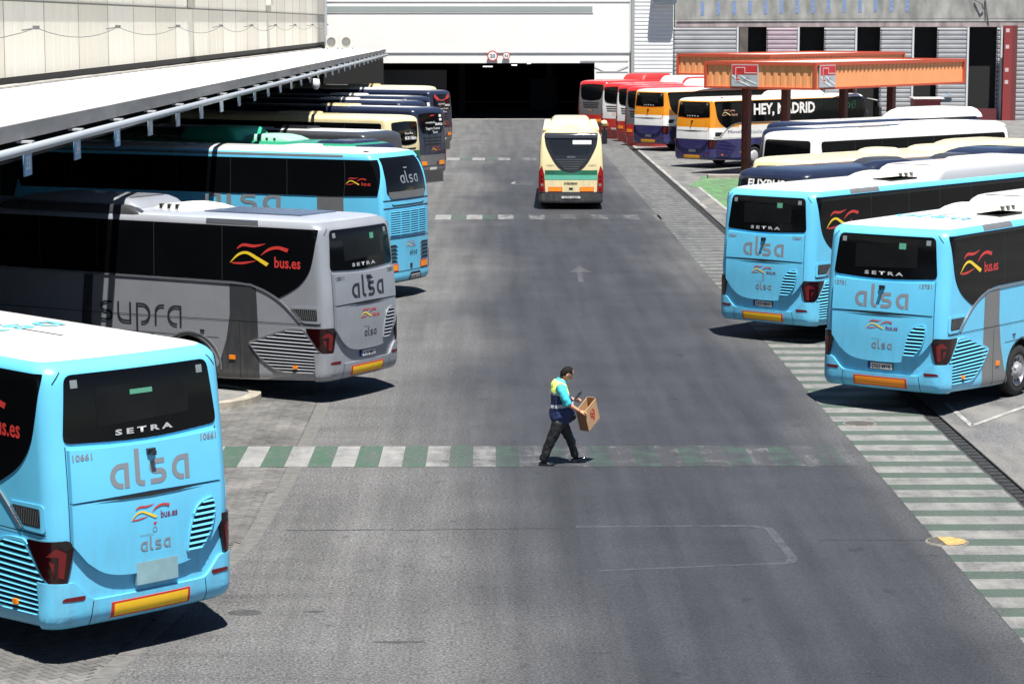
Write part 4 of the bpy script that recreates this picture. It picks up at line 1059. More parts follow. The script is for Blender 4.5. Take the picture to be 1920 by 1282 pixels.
# air conditioners
for q, px in enumerate((622, 648)):
    e = tag(empty('air_conditioner', (-11.0 + q * 1.02, 164, 5.38)), ['left white air conditioner unit at the end of the cream wall', 'right white air conditioner unit at the end of the cream wall'][q], 'air conditioner')
    b = MB(); b.box(-.42, .42, -.18, .18, .12, .92); b.build('casing', mat('ac_white', (.45, .44, .40), .5), e)
    b = MB(); b.lathe([(0, .0), (.27, .0), (.30, .03), (.27, .02)], (-.08, -.185, .52), (0, -1, 0), 24); b.build('fan_guard', mat('fan_grey', (.14, .14, .14), .5), e)
    b = MB(); b.box(-.4, -.3, -.15, .15, 0, .12); b.box(.3, .4, -.15, .15, 0, .12); b.build('foot', TRIM, e)
b = MB(); b.tube([(-11.75, 168, 5.6), (-11.75, 168, 12)], .10, 8); tag(b.build('downpipe', mat('pipe_pale', (.5, .53, .56), .45)), 'pale vertical pipe behind the two air conditioners', 'pipe')

# ================================================================== FUEL CANOPIES
ORG = mat('fascia_orange', (.80, .34, .14), .55, var=.05, vscale=1); ORD = mat('fascia_red', (.46, .075, .035), .5); PST = mat('post_red', (.13, .022, .016), .5, var=.15, vscale=2)
def fuel(x, y, rz, LX, LY, z0, z1, posts, label, signs=()):
    e = tag(empty('fuel_canopy', (x, y, 0), rz), label, 'canopy')       # local +X along the right face, +Y along the left face
    pitch = .40
    for face, ln in (('a', LX), ('b', LY), ('c', LX), ('d', LY)):
        V = []; n = 0; F = []; k = 0; q = 0
        while q < ln - .01:
            w_ = min(pitch, ln - q)
            prof = [(q, 0), (q + w_ * .55, 0), (q + w_ * .66, .03), (q + w_ * .98, .03)]
            for (t, dd) in prof:
                p = {'a': (t, dd), 'b': (dd, t), 'c': (t, LY - dd), 'd': (LX - dd, t)}[face]
                V += [(p[0], p[1], z0 + .06), (p[0], p[1], z1 - .10)]
            if k: F.append((n - 2, n, n + 1, n - 1))
            for j in range(3): F.append((n + 2 * j, n + 2 * j + 2, n + 2 * j + 3, n + 2 * j + 1))
            n += 8; q += w_; k += 1
        link('fascia_panel', mesh('fascia_panel', V, F, ORG), e)
    b = MB()
    for (a0, a1, b0, b1) in ((-.06, LX + .06, -.07, .10), (-.06, LX + .06, LY - .10, LY + .07), (-.07, .10, .10, LY - .10), (LX - .10, LX + .07, .10, LY - .10)):
        b.box(a0, a1, b0, b1, z1 - .11, z1 + .05); b.box(a0, a1, b0, b1, z0 - .03, z0 + .07)
    for (cx, cy) in ((-.03, -.03), (LX + .03, -.03), (-.03, LY + .03), (LX + .03, LY + .03)): b.box(cx - .06, cx + .06, cy - .06, cy + .06, z0 - .032, z1 + .048)
    b.build('frame', ORD, e)
    b = MB(); b.box(.1, LX - .1, .1, LY - .1, z1 - .3, z1 - .02); b.build('roof', mat('fuel_roof', (.55, .42, .36), .7, var=.1), e)
    b = MB(); b.box(.1, LX - .1, .1, LY - .1, z0 + .02, z0 + .06); b.build('soffit', mat('soffit_grey', (.25, .2, .18), .7), e)
    for (px, py) in posts:
        b = MB()
        b.box(px - .17, px + .17, py - .17, py - .13, -.02, z0); b.box(px - .17, px + .17, py + .13, py + .17, -.02, z0); b.box(px - .13, px + .13, py - .13, py + .13, -.02, z0)
        b.build('post', PST, e)
    for (face, t) in signs:
        def M2(u, z, o): return (t + u, -.08 - o, z) if face == 'a' else (-.08 - o, t - u, z)
        def quad(u0, u1, a, b_, o, m, name, par):
            return link(name, mesh(name, [M2(u0, a, o), M2(u1, a, o), M2(u1, b_, o), M2(u0, b_, o), M2(u0, a, -.06), M2(u1, a, -.06), M2(u1, b_, -.06), M2(u0, b_, -.06)], [(0, 1, 2, 3), (0, 4, 5, 1), (1, 5, 6, 2), (2, 6, 7, 3), (3, 7, 4, 0)], m), par)
        h = z1 - z0 - .16; za = z0 + .08
        s_ = quad(0, 1.45, za, za + h, .02, mat('sign_grey', (.40, .43, .46), .5), 'sign_board', e)
        quad(.04, 1.41, za + h * .55, za + h - .04, .026, mat('sign_red2', (.55, .03, .03), .5), 'sign_field', s_)
        def rb_(pts, w_, m, o):
            vs, fs = ribbon(pts, w_); link('sign_mark', mesh('sign_mark', [M2(a, za + b_ * h, o) for a, b_ in vs], fs, m), s_)
        rb_([(.45, .30), (.30, .30), (.30, .78), (.68, .78), (.68, .6)], .07, mat('sign_red2', (.55, .03, .03), .5), .032)
        rb_([(.24, .86), (.24, .24), (.5, .24)], .025, WTXT, .034); rb_([(.24, .86), (.74, .86), (.74, .62), (1.38, .62)], .025, WTXT, .034)
        rb_([(.04, .50), (.5, .22), (1.0, .05)], .07, WTXT, .03); rb_([(.5, .5), (.9, .3), (1.4, .12)], .06, WTXT, .03)
        rb_([(.62, .40), (.75, .28), (.9, .42), (1.0, .3)], .03, mat('sign_grey_dark', (.2, .22, .24), .5), .034)
    return e
rz = math.atan2(.794, .608)
fuel(14.9, 109.0, rz, 15.2, 5.9, 4.15, 5.34, [(.9, 4.2), (.8, 2.0), (10.3, 4.2), (10.3, 1.5)], 'nearer orange ribbed fuel station canopy on dark red posts', [('b', 4.45), ('a', .30)])
fuel(15.1, 128.5, rz, 15.4, 5.9, 4.35, 5.45, [(2.2, 1.6), (12.5, 1.8)], 'farther orange ribbed fuel station canopy half hidden by the nearer one')
b = MB(); b.box(-1.3, 3, -.35, .35, -.02, .16); o = b.build('fuel_island', mat('island_concrete', (.28, .24, .22), .8, var=.2), None, loc=(11.4, 110.2, 0)); tag(o, 'pale concrete island kerb below the front red post', 'kerb')

# ================================================================== COACHES
# the three light blue and one silver near coaches
c = tourer('light blue coach nearest the camera with fleet number 10661', -3.951, 26.58, -44.3, BLUE, WHITE, '10661', 'blank', side=-1)
def roof_word(c, m, t, wd, x0, t0):
    vs, fs, w_ = word(t, .2); k = wd / w_
    V = [(x0 + b_ * k * 1.2, t0 + a * k, 3.594) for a, b_ in vs]
    link('roof_lettering', mesh('roof_lettering', V, fs, m), c.root)
RC = mat('roof_cyan', (.12, .52, .64), .5)
def roof_word2(c, x0, t0, wd):
    vs, fs, w_ = word('alsa', .2); k = wd / w_
    sh = c.sh; V = []
    for a, b_ in vs: V.append((x0 + a * k, t0 + b_ * k * 1.1, 3.520))
    link('roof_lettering', mesh('roof_lettering', V, fs, RC), c.root)
roof_word2(c, -.75, 2.5, 1.4)
roof_unit(c, 5.2, 8.0, WHITE, z1=3.68)
hatch(c, 3.9, 4.7, 3.50)

c = tourer('silver grey coach with dark bands lettered supra on its side', -2.435, 45.3, -59.6, SILVER, SROOF, '13011', '4138 MKC', logo=LOGOD, side=-1, band=DGREY, supra=True)
roof_unit(c, 4.85, 8.2, SILVER, z1=3.70, sy=.5); fairing(c, 4.5, 8.4, DGREY, -1, 3.60)
b = hump(-.45, .75, 3.45, 5.0, 3.44, 3.60, .1, .8).build('hatch_cover', HATCH, c.root, True)
for q in (4.2, 4.4, 4.6):
    k = MB(); k.box(-.44, -.36, q, q + .07, 3.50, 3.60); k.build('latch', BLACK, b)
k = MB(); k.box(-.62, .62, 1.1, 3.4, 3.49, 3.522); k.build('roof_panel', mat('roof_dark_panel', (.05, .07, .12), .2), c.root)

c = tourer('light blue coach on the right nearest the camera with plate 2322 MYK', 7.24, 43.37, 37.4, BLUE, WHITE, '13751', '2322 MYK', side=1)
roof_unit(c, 4.9, 8.0, WHITE, z1=3.72); fairing(c, 4.9, 9, mat('fairing_grey', (.34, .35, .37), .4), 1)
b = hump(-.75, .45, 3.4, 5.1, 3.44, 3.62, .1, .8).build('hatch_cover', HATCH, c.root, True)
for q in (4.1, 4.35, 4.6):
    k = MB(); k.box(.38, .46, q, q + .08, 3.50, 3.60); k.build('latch', BLACK, b); k = MB(); k.box(.42, .92, 3.0, 4.0, 3.47, 3.53); k.build('roof_panel', BLACK, c.root)
roof_word2(c, -.75, 1.75, 1.5)

c = tourer('light blue coach on the right with fleet number 10664 behind the nearest one', 6.17, 53.2, 41.0, BLUE, WHITE, '10664', '2974 MXK', side=1)
roof_unit(c, 5.9, 9.4, WHITE, z1=3.74); fairing(c, 5.6, 10.5, mat('fairing_grey', (.34, .35, .37), .4), 1, 3.68); roof_unit(c, 8.6, 11.6, WHITE, w=.7, z0=3.5, z1=3.80, grille=False)
b = hump(-.75, .45, 4.4, 6.1, 3.44, 3.62, .1, .8).build('hatch_cover', HATCH, c.root, True)
for q in (5.1, 5.35, 5.6):
    k = MB(); k.box(.38, .46, q, q + .08, 3.50, 3.60); k.build('latch', BLACK, b); k = MB(); k.box(.42, .92, 3.9, 5.1, 3.47, 3.53); k.build('roof_panel', BLACK, c.root)

# orange, white and navy coaches
OB = [(1.45, WHITE), (2.03, ORANGE)]
c = tourer('orange white and navy coach reading HEY, MADRID along its black glazing', 10.02, 118.0, 47, NAVY2, WHITE, '4127', '9126 KLM', L=13.0, side=1, near=False, bands=OB, alloy=False)
c.text('lettering', WTXT, 'HEY, MADRID', 3.2, 2.62, 4.85, .54, 'side', bold=.035, off=.016, side=1)
c.text('lettering', mat('eco_green', (.10, .62, .28), .5), 'ECO', 10.2, 2.78, .75, .27, 'side', bold=.01, off=.016, side=1)
vs, fs = ribbon(spl([(0, .05), (.02, .3), (.2, .42), (.42, .44), (.42, .15), (.3, .0), (.12, .0), (.1, .15), (.3, .32)], 4), .03); c.flat('leaf_mark', mat('eco_green', (.10, .62, .28), .5), vs, fs, 11.05, 2.75, .8, 'side', .016)
c.text('lettering', mat('txt_navy', (.03, .04, .16), .5), 'Movelia', 1.25, 1.72, 1.3, .16, 'side', off=.010, side=1)
c.text('lettering', mat('txt_outline', (.35, .38, .45), .5), '¿Desde dónde?', 2.7, 1.68, 2.4, .2, 'side', off=.010, side=1)
c.ribbons(.80, 2.62, .95, 'side', off=.014, side=1, mats=(mat('logo_pale_red', (.5, .25, .2), .5), LYELL2, mat('logo_pale_red', (.5, .25, .2), .5)))
def band_rear(c):
    for u, z, w_, h, m in ((-.52, 1.10, .17, .24, mat('qr_blue', (.30, .42, .6), .5)), ):
        c.poly('sticker', m, [(u, z), (u + w_, z), (u + w_, z + h), (u, z + h)], off=.05, depth=0)
    c.text('lettering', mat('logo_pale_red', (.5, .25, .2), .5), 'buses', -.28, 1.26, .33, .06, off=.05)
    c.text('lettering', WTXT, 'interbus', -.40, .985, .42, .06, off=.05, bold=.02)
    c.text('lettering', mat('txt_navy', (.03, .04, .16), .5), 'autocares interbus', -.25, 3.40, .5, .045, off=.02)
band_rear(c)
roof_unit(c, 6.2, 9.4, WHITE, w=.95, z1=3.72)
k = MB()
for q in range(6): k.box(.98, 1.04, 1.0 + q * 2, 1.1 + q * 2, 3.44, 3.52)
k.build('roof_marker', BLACK, c.root)
for sg in (1,):          # front mirrors
    k = MB(); k.tube([(sg * 1.1, 12.6, 3.2), (sg * 1.5, 12.95, 3.1), (sg * 1.55, 13.0, 2.75)], .06, 6); k.box(1.42, 1.7, 12.9, 13.1, 2.2, 2.75); k.build('mirror', BLACK, c.root)
c = tourer('orange white and navy coach behind the HEY, MADRID one', 8.86, 133.8, 46, NAVY2, WHITE, '4126', '9125 KLM', side=1, near=False, bands=OB, alloy=False)
band_rear(c); roof_unit(c, 6.2, 9.4, WHITE, w=.95, z1=3.72)

# left row, tall light blue coach with louvred engine door
PROF3 = [(.32, .04, .06), (.42, .0, .0), (.8, 0, 0), (1.5, 0, 0), (2.3, .0, .0), (2.7, .004, .02), (3.1, .012, .07), (3.5, .02, .20), (3.70, .03, .34), (3.80, .07, .44), (3.85, .2, .62), (3.88, .45, .9), (3.90, 1.24, 1.4)]
sh = Shell(12.6, 2.55, PROF3, r=.16, wheels=(3.3, 9.8), bulge=.09)
c = Coach(sh, 'coach', 'tall light blue coach with a louvred engine door, third in the left row', 'coach', -2.17, 62.05, -63, -1)
link('body', sh.body(lambda s, v: 1 if v > 3.86 else 0, [BLUE, WHITE]), c.root); c.well((3.3, 9.8)); c.wheel(3.3); c.wheel(9.8)
rw = c.poly('rear_window', GLASS, rc([(-.95, 3.70, .05), (.95, 3.70, .05), (1.02, 3.3, .2), (1.04, 2.75, .1), (-1.04, 2.75, .1), (-1.02, 3.3, .2)], .1), off=.01, depth=.015)
c.poly('window_sill', mat('sill_grey', (.12, .12, .125), .3), rc([(-1.0, 2.82), (1.0, 2.82), (.9, 2.64), (-.9, 2.64)], .08), off=.014, depth=.01, parent=rw)
c.word('operator_lettering', LOGOG, 'alsa', -.37, 3.02, .95, .21, off=.016, lw=.19, parent=rw)
c.poly('sticker', STK, [(-.08, 3.40), (.10, 3.40), (.10, 3.43), (-.08, 3.43)], off=.016, depth=0, parent=rw)
c.line('panel_gap', GROOVE, [(-1.2, 2.60), (1.2, 2.60)], .03); c.line('panel_gap', GROOVE, [(-.85, 2.50), (-.78, 2.46), (.78, 2.46), (.85, 2.50)], .035); c.line('panel_gap', GROOVE, [(-1.2, 2.40), (1.2, 2.40)], .03)
c.line('panel_gap', GROOVE, [(-1.2, 1.60), (1.2, 1.60)], .015); c.line('panel_gap', GROOVE, [(-1.2, .72), (1.2, .72)], .015); c.line('panel_gap', GROOVE, [(-1.2, .44), (1.2, .44)], .03)
for q in range(4):
    u = -.96 + q * .48
    c.grille('louvre_panel', BLUE, [(u + .02, 1.69), (u + .46, 1.69), (u + .46, 2.34), (u + .02, 2.34)], 'rear', 11, fw=.02)
for sg in (-1, 1):
    for q in range(5):
        z = .98 + q * .10; c.poly('louvre', GROOVE, [(sg * .62, z), (sg * 1.10, z), (sg * 1.13, z + .05), (sg * .72, z + .06)], off=.010, depth=.012)
    mp = c.poly('marker_plate', PLR, [(sg * .60, .93), (sg * 1.08, .93), (sg * 1.08, .74), (sg * .60, .74)], off=.012, depth=.012); c.poly('marker_field', PLO, [(sg * .63, .91), (sg * 1.05, .91), (sg * 1.05, .76), (sg * .63, .76)], off=.014, depth=0, parent=mp)
    link('tail_light', sh.wrap([sh.inv('rear', sg * 1.2, .75), sh.inv('rear', sg * 1.2, 1.15), sh.inv('side', .12, 1.2, sg), sh.inv('side', .14, .7, sg)], [[0, 1, 2, 3]], .015, .02, 'tail_light', TAILR), c.root)
c.ribbons(-.2, 1.36, .42, mats=(LRED, LYEL, LRED)); c.word('operator_lettering', LOGOD, 'alsa', -.02, 1.13, .40, .1); c.poly('lock', BLACK, [(.0, .78), (.12, .78), (.12, .90), (.0, .90)], off=.01, depth=.01)
n = c.poly('number_plate', NPB, rc([(-.05, .47), (.62, .47), (.55, .66), (.02, .66)], .03), off=.02, depth=.02); c.poly('plate_field', NPW, [(.03, .50), (.53, .50), (.53, .60), (.03, .60)], off=.024, depth=0, parent=n); c.text('plate_lettering', NPB, '0748 JVF', .06, .515, .44, .07, bold=.01, off=.027, parent=n)
for sd in (1, -1):
    sw = c.poly('side_glazing', GLASS, rc([(.34, 3.66, .04), (.24, 2.74, .04), (1.55, 2.70, .04), (11.8, 2.66), (11.8, 3.62)], .08), 'side', off=.014, depth=.015, side=sd)
    for t in (1.26, 3.0, 4.77, 6.5, 8.3, 10): c.line('joint', mat('glass_joint', (.03, .031, .033), .5), [(t, 2.7), (t, 3.63)], .012, 'side', off=.016, side=sd, parent=sw)
    c.poly('colour_band', GREY, [(1.28, 2.70), (2.08, 2.70), (2.08, .4), (1.28, .4)], 'side', off=.005, depth=.004, side=sd)
    c.poly('roof_band', GREY, [(1.3, 3.72), (12, 3.70), (12, 3.76), (1.3, 3.78)], 'side', off=.004, depth=.003, side=sd)
    c.ribbons(1.18 if sd < 0 else .38, 3.02, .60, 'side', off=.018, side=sd)
    c.word('operator_lettering', LOGOG, 'alsa', 5.65 if sd < 0 else 3.2, 2.24, 2.45, .44, 'side', off=.006, side=sd)
    c.line('panel_gap', GROOVE, [(.3, 1.4), (11.5, 1.4)], .012, 'side', off=.006, side=sd)
for u, t in ((-1.0, .75), (1.0, .75)):
    k = MB(); k.box(u - .07, u + .07, t - .05, t + .03, 3.83, 3.88); k.build('roof_marker', BLACK, c.root)
k = MB(); k.box(-.9, .9, 3.2, 3.9, 3.88, 3.93); k.build('roof_hatch', WHITE, c.root)
V = [(sh.s2 + .12, 1.2), (sh.s4 - .01, 1.15), (sh.s4 - .01, 3.5), (sh.s2 + .12, 3.5)]
for sg in (1, -1): link('windscreen', sh.wrap([(sg * a, b_) for a, b_ in V], [[0, 1, 2, 3]], .012, .015, 'windscreen', GLASS), c.root)

# the rest of the left row
c = far_coach('green roofed coach with a navy rear brow, fourth in the left row', -3.43, 73.9, -59, [(0, GREEN), (2.9, GREEN)], side=-1, H=3.5, rear='A')
c.poly('rear_brow', NAVY, rc([(-1.08, 3.16), (1.08, 3.16), (1.0, 3.42), (-1.0, 3.42)], .1), off=.012, depth=.01)
k = hump(-1.02, 1.02, .5, 2.0, 3.28, 3.54, .14, .3).build('rear_roof_cap', NAVY, c.root, True)
roof_unit(c, 4.9, 7.4, mat('unit_green', (.03, .34, .20), .4), w=1.0, z0=3.36, z1=3.86); b = hump(-.6, .6, 3.0, 5.2, 3.40, 3.66, .1, .9).build('hatch_cover', mat('hatch_green', (.25, .48, .36), .5), c.root, True)
for q in (3.7, 4.0, 4.3):
    k = MB(); k.box(-.62, -.57, q, q + .07, 3.5, 3.56); k.build('latch', BLACK, b)
c = far_coach('charcoal coach with white roof and brownish rear window, fifth in the left row', -3.65, 84.2, -59, [(0, DGREY), (-.95, WHITE)], side=-1, H=3.4, win=mat('brown_glass', (.05, .042, .036), .15), rounded=1.25)
hatch(c, 3.3, 4.8, 3.42, .4, BLACK)
c = far_coach('cream and green coach with dark rear window, sixth in the left row', -3.5, 97.7, -59, [(0, DGREEN), (1.95, CREAM)], side=-1, H=3.42)
c.text('lettering', WTXT, 'Sevilla', -.1, 2.62, .62, .10, off=.02); c.text('lettering', WTXT, 'M-30 / Málaga', -.1, 2.40, .9, .14, off=.02, bold=.03); hatch(c, 4.6, 6.2, 3.42, .5, CREAM)
def dark_rear(c, z0=3.0):
    c.text('lettering', WTXT, 'conectando', -.5, z0 - .32, .75, .10, off=.02); c.text('lettering', WTXT, 'MURCIA', .25, z0 - .42, .62, .11, off=.02, bold=.03)
    c.text('lettering', WTXT, 'Segura Cuenca', -.5, z0 - .60, 1.1, .12, off=.02); c.text('lettering', WTXT, 'Teruel', -.02, z0 - .78, .4, .12, off=.02)
    c.ribbons(-.15, 1.45, .6); c.poly('lock', BLACK, [(.28, .82), (.40, .82), (.40, .94), (.28, .94)], off=.01, depth=.01)
    c.poly('colour_band', PGREY, [(-1.0, .80), (1.0, .80), (1.0, 1.26), (-1.0, 1.26)], off=.006, depth=.003)
c = far_coach('tall navy coach with white lettering in its rear window, seventh in the left row', -2.66, 107.2, -57, [(0, PGREY), (1.28, NAVY), (-.62, WHITE)], side=-1, H=3.42)
dark_rear(c); c.poly('sticker', WTXT, [(.60, 2.95), (.80, 2.95), (.80, 3.06), (.60, 3.06)], off=.02, depth=0); c.poly('sticker', WTXT, [(.60, 2.78), (.82, 2.78), (.82, 2.88), (.60, 2.88)], off=.02, depth=0); c.poly('sticker', LRED, [(-.1, 3.0), (.2, 3.02), (.2, 3.06), (-.1, 3.05)], off=.02, depth=0)
hatch(c, 4.4, 6.0, 3.43, .5, CREAM)
c = far_coach('navy coach with white roof stripe, eighth in the left row', -3.7, 117.9, -59, [(0, NAVY), (-.62, WHITE)], side=-1, H=3.38, rounded=1.3); hatch(c, 3.8, 5.6, 3.39, .5, WHITE)
c = far_coach('navy coach with pale notice in its rear window, ninth in the left row', -3.65, 125.0, -59, [(0, NAVY), (-.62, WHITE)], side=-1, H=3.38, rounded=1.2); hatch(c, 3.8, 5.6, 3.39, .5, WHITE); c.poly('sticker', WTXT, [(.6, 2.8), (.9, 2.8), (.9, 3.0), (.6, 3.0)], off=.02, depth=0)
c = far_coach('tall dark coach with red swash in its rear window, tenth in the left row', -2.75, 135.0, -62, [(0, PGREY), (1.28, NAVY), (-.62, WHITE)], side=-1, H=3.42)
dark_rear(c, 2.9); vs, fs = ribbon(spl([(-.85, 3.1), (-.5, 2.9), (0, 2.82), (.5, 2.95), (.85, 3.08)], 4), [.2 if abs(i - 8) > 3 else .06 for i in range(17)]); c.flat('red_swash', RED, vs, fs, 0, 0, 1, off=.018); hatch(c, 4.4, 6.0, 3.43, .5, WHITE)
c = far_coach('navy coach with glossy shoulder, eleventh in the left row', -3.7, 139.2, -59, [(0, NAVY), (-.45, WHITE)], side=-1, H=3.3, rounded=1.2)
c = far_coach('cream coach farthest back in the left row', -3.8, 145.9, -59, [(0, CREAM)], side=-1, H=3.36, rounded=1.2); hatch(c, 4.0, 5.8, 3.37, .5, CREAM)

# right row beyond the orange coaches
def red_coach(label, x, y, hd, up, unit=None):
    c = far_coach(label, x, y, hd, [(0, RED), (1.28, up), (2.95, RED), (-.35, RED)], side=1, H=3.5, rounded=1.1)
    for sg in (-1, 1): c.line('rear_curve', RED, spl([(sg * 1.16, 2.6), (sg * 1.12, 1.9), (sg * 1.05, 1.45)], 4), .1, off=.008)
    c.ribbons(-.2, 1.50, .45, txt=False)
    if unit: roof_unit(c, *unit, w=.95, z0=3.4, z1=3.85, grille=False)
    return c
PINK = mat('unit_red', (.42, .03, .03), .5)
red_coach('grey coach with red roof and bumper next to the dark opening', 6.45, 154.6, 44, PGREY, (4.2, 7.4, PINK))
red_coach('white and red coach second from the dark opening', 7.65, 147.6, 44, WHITE, (5.4, 9, WHITE))
red_coach('narrowly visible white and red coach third from the dark opening', 8.35, 143.6, 44, WHITE, (6, 9, PINK))
red_coach('grey and red coach beside the orange coach row', 8.62, 139.0, 45, PGREY, (5, 9, WHITE))

c = far_coach('navy backed coach with white roof and tall roof pod, farthest of the right foreground roofs', 11.35, 91.4, 46, [(0, NAVY), (3.0, NAVY), (-.75, WHITE)], side=1, H=3.4, rounded=1.3)
k = hump(-1.0, 1.0, 7.4, 12.0, 3.3, 3.74, .16, 1.2).build('roof_pod', WHITE, c.root, True)
c.poly('pod_glass', GLASS, [(6.0, 3.34), (12.0, 3.34), (11.6, 3.28), (5.8, 3.24)], 'side', off=.02, depth=.01)
k = MB(); k.box(-1.3, -1.0, 1.2, 1.25, 0, .1)
c = far_coach('navy browed coach with white roof directly behind the white coach', 10.6, 86.3, 46, [(0, NAVY), (-.75, WHITE)], side=1, H=3.4, rounded=1.3)
c = far_coach('all white coach with dark trapezoid rear window in the right row', 10.05, 80.9, 47, [(0, WHITE)], side=1, H=3.5, rear='B')
k = MB()
for q in range(4): k.box(-.55, -.25, 4.6 + q * .42, 4.9 + q * .42, 3.50, 3.53)
k.build('roof_vent', GREY, c.root)
k = hump(-.95, .95, 7.2, 11.8, 3.4, 3.60, .14, 1.4).build('roof_unit', WHITE, c.root, True)
for u in (-1.0, 1.0):
    k = MB(); k.box(u - .05, u + .08, .35, .42, 3.2, 3.28); k.build('marker_lamp', BLACK, c.root)
c = far_coach('cream coach between the white coach and the navy one in the right row', 8.35, 68.9, 47, [(0, CREAM)], side=1, H=3.3, rounded=1.2)
roof_unit(c, 4.1, 5.5, CREAM, w=.5, z0=3.22, z1=3.42, grille=False, x=.0); roof_unit(c, 6.6, 8.4, CREAM, w=.5, z0=3.22, z1=3.42, grille=False); roof_unit(c, 8.4, 12.0, CREAM, w=1.0, z0=3.15, z1=3.50, grille=False, sy=1.0)
c = far_coach('navy coach with partly hidden white lettering behind the light blue coaches', 7.15, 61.6, 47, [(0, NAVY)], side=1, H=3.42, rounded=1.25, rear='A')
c.text('lettering', WTXT, 'FLIXBUS', -.70, 2.90, 1.25, .22, off=.022, bold=.03)
roof_unit(c, 4.0, 5.7, DGREY, w=.42, z0=3.36, z1=3.54, grille=False); roof_unit(c, 7.2, 8.6, DGREY, w=.42, z0=3.36, z1=3.54, grille=False, x=.2); roof_unit(c, 8.6, 12.0, NAVY, w=1.0, z0=3.25, z1=3.62, grille=False, sy=1.3)
roof_unit(c, 3.0, 5.2, NAVY, w=.3, z0=3.3, z1=3.52, grille=False, x=.85, sy=.7)

# ------------------------------------------------------------------ the cream bus driving away
PROFC = [(.26, .03, .03), (.34, .0, .0), (.7, 0, 0), (1.2, 0, .01), (1.9, .02, .04), (2.4, .045, .09), (2.8, .10, .16), (2.92, .17, .24), (2.99, .29, .42), (3.04, .44, .7), (3.08, .66, 1.1), (3.11, 1.22, 1.6)]
sh = Shell(11.8, 2.5, PROFC, r=.18, wheels=(2.9, 8.6), bulge=.07, lift=.0, bands=(.70,))
c = Coach(sh, 'bus', 'cream bus with green stripes driving away up the middle of the lane', 'bus', 3.07, 91.35, 1.7, 1)
link('body', sh.body(lambda s, v: 0 if v < .70 else 1, [DGREY, CREAM], hub=.48, arch=.56), c.root); c.well((2.9, 8.6), .56); c.wheel(2.9, rim='cap', inset=.02); c.wheel(8.6, rim='cap', inset=.02)
mask = rc([(-1.04, 2.90, .1), (0, 2.97, .3), (1.04, 2.90, .1), (1.0, 2.5, .2), (.72, 1.92, .3), (.42, 1.55, .2), (0, 1.42, .2), (-.42, 1.55, .2), (-.72, 1.92, .3), (-1.0, 2.5, .2)], .1)
m = c.poly('rear_mask', BLACK, mask, off=.015, depth=.02)
c.poly('rear_window', mat('window_grey', (.012, .013, .014), .1), rc([(-.86, 2.74, .06), (.86, 2.74, .06), (.80, 2.45, .1), (.66, 2.13, .05), (-.66, 2.13, .05), (-.80, 2.45, .1)], .06), off=.018, depth=.003, parent=m)
c.poly('notice', WTXT, [(.06, 2.53), (.78, 2.53), (.78, 2.68), (.06, 2.68)], off=.022, depth=0, parent=m)
c.poly('brow', mat('brow_gloss', (.03, .033, .04), .12, coat=.5), rc([(-1.04, 2.93, .1), (1.04, 2.93, .1), (1.0, 2.76, .05), (-1.0, 2.76, .05)], .1), off=.05, depth=.045, parent=m)
c.text('maker_lettering', CHROME, 'IRIZAR', -.15, 2.02, .32, .045, off=.022, bold=.02, parent=m)
for q in range(5):
    w_ = .62 - q * .09; c.poly('louvre', GREY, [(-w_, 1.95 - q * .09), (w_, 1.95 - q * .09), (w_, 1.935 - q * .09), (-w_, 1.935 - q * .09)], off=.024, depth=.01, parent=m)
def wrapband(m, z0, z1, name='stripe'):
    svp = [sh.inv('rear', -1.02, z0), sh.inv('rear', 1.02, z0), sh.inv('rear', 1.02, z1), sh.inv('rear', -1.02, z1)]
    link(name, sh.wrap(svp, [[0, 1, 2, 3]], .006, .004, name, m), c.root)
wrapband(DGREEN, 1.35, 1.53); wrapband(TEAL, 1.16, 1.345)
for sd in (1, -1): c.poly('stripe', DGREEN, [(.4, 1.35), (11.2, 1.35), (11.2, 1.53), (.4, 1.53)], 'side', off=.005, depth=.003, side=sd); c.poly('stripe', TEAL, [(.4, 1.16), (11.2, 1.16), (11.2, 1.345), (.4, 1.345)], 'side', off=.005, depth=.003, side=sd)
for sd in (1, -1):
    sw = c.poly('side_glazing', GLASS, rc([(.35, 2.72), (11.0, 2.72), (11.1, 1.5), (1.6, 1.55), (.30, 1.62)], .1), 'side', off=.008, depth=.01, side=sd)
    for t in (1.9, 3.4, 4.9, 6.4, 7.9, 9.4): c.line('joint', mat('glass_joint', (.03, .031, .033), .5), [(t, 1.58), (t, 2.7)], .012, 'side', off=.012, side=sd, parent=sw)
    svp = [sh.inv('rear', sd * 1.0, .70), sh.inv('rear', sd * 1.03, 1.35), sh.inv('rear', sd * 1.13, 1.70), sh.inv('side', .2, 1.45, sd), sh.inv('side', .2, .70, sd)]
    tl = link('tail_light', sh.wrap(svp, [list(range(5))], .02, .03, 'tail_light', mat('tail_cluster', (.26, .012, .012), .25, coat=.4)), c.root)
    for z in (.78, .96, 1.12, 1.28):
        p = arcp(sd * 1.12, z, .05, .05, 0, 330, 11); c.poly('lamp', TAILR if z != .96 else STK, p, off=.026, depth=.005, parent=tl)
    mp = c.poly('marker_plate', PLR, [(sd * .34, .88), (sd * .88, .88), (sd * .88, .70), (sd * .34, .70)], off=.012, depth=.01); c.poly('marker_field', PLO, [(sd * .36, .86), (sd * .86, .86), (sd * .86, .72), (sd * .36, .72)], off=.015, depth=0, parent=mp)
c.poly('lock', BLACK, [(-.08, .78), (.07, .78), (.07, .86), (-.08, .86)], off=.01, depth=.01)
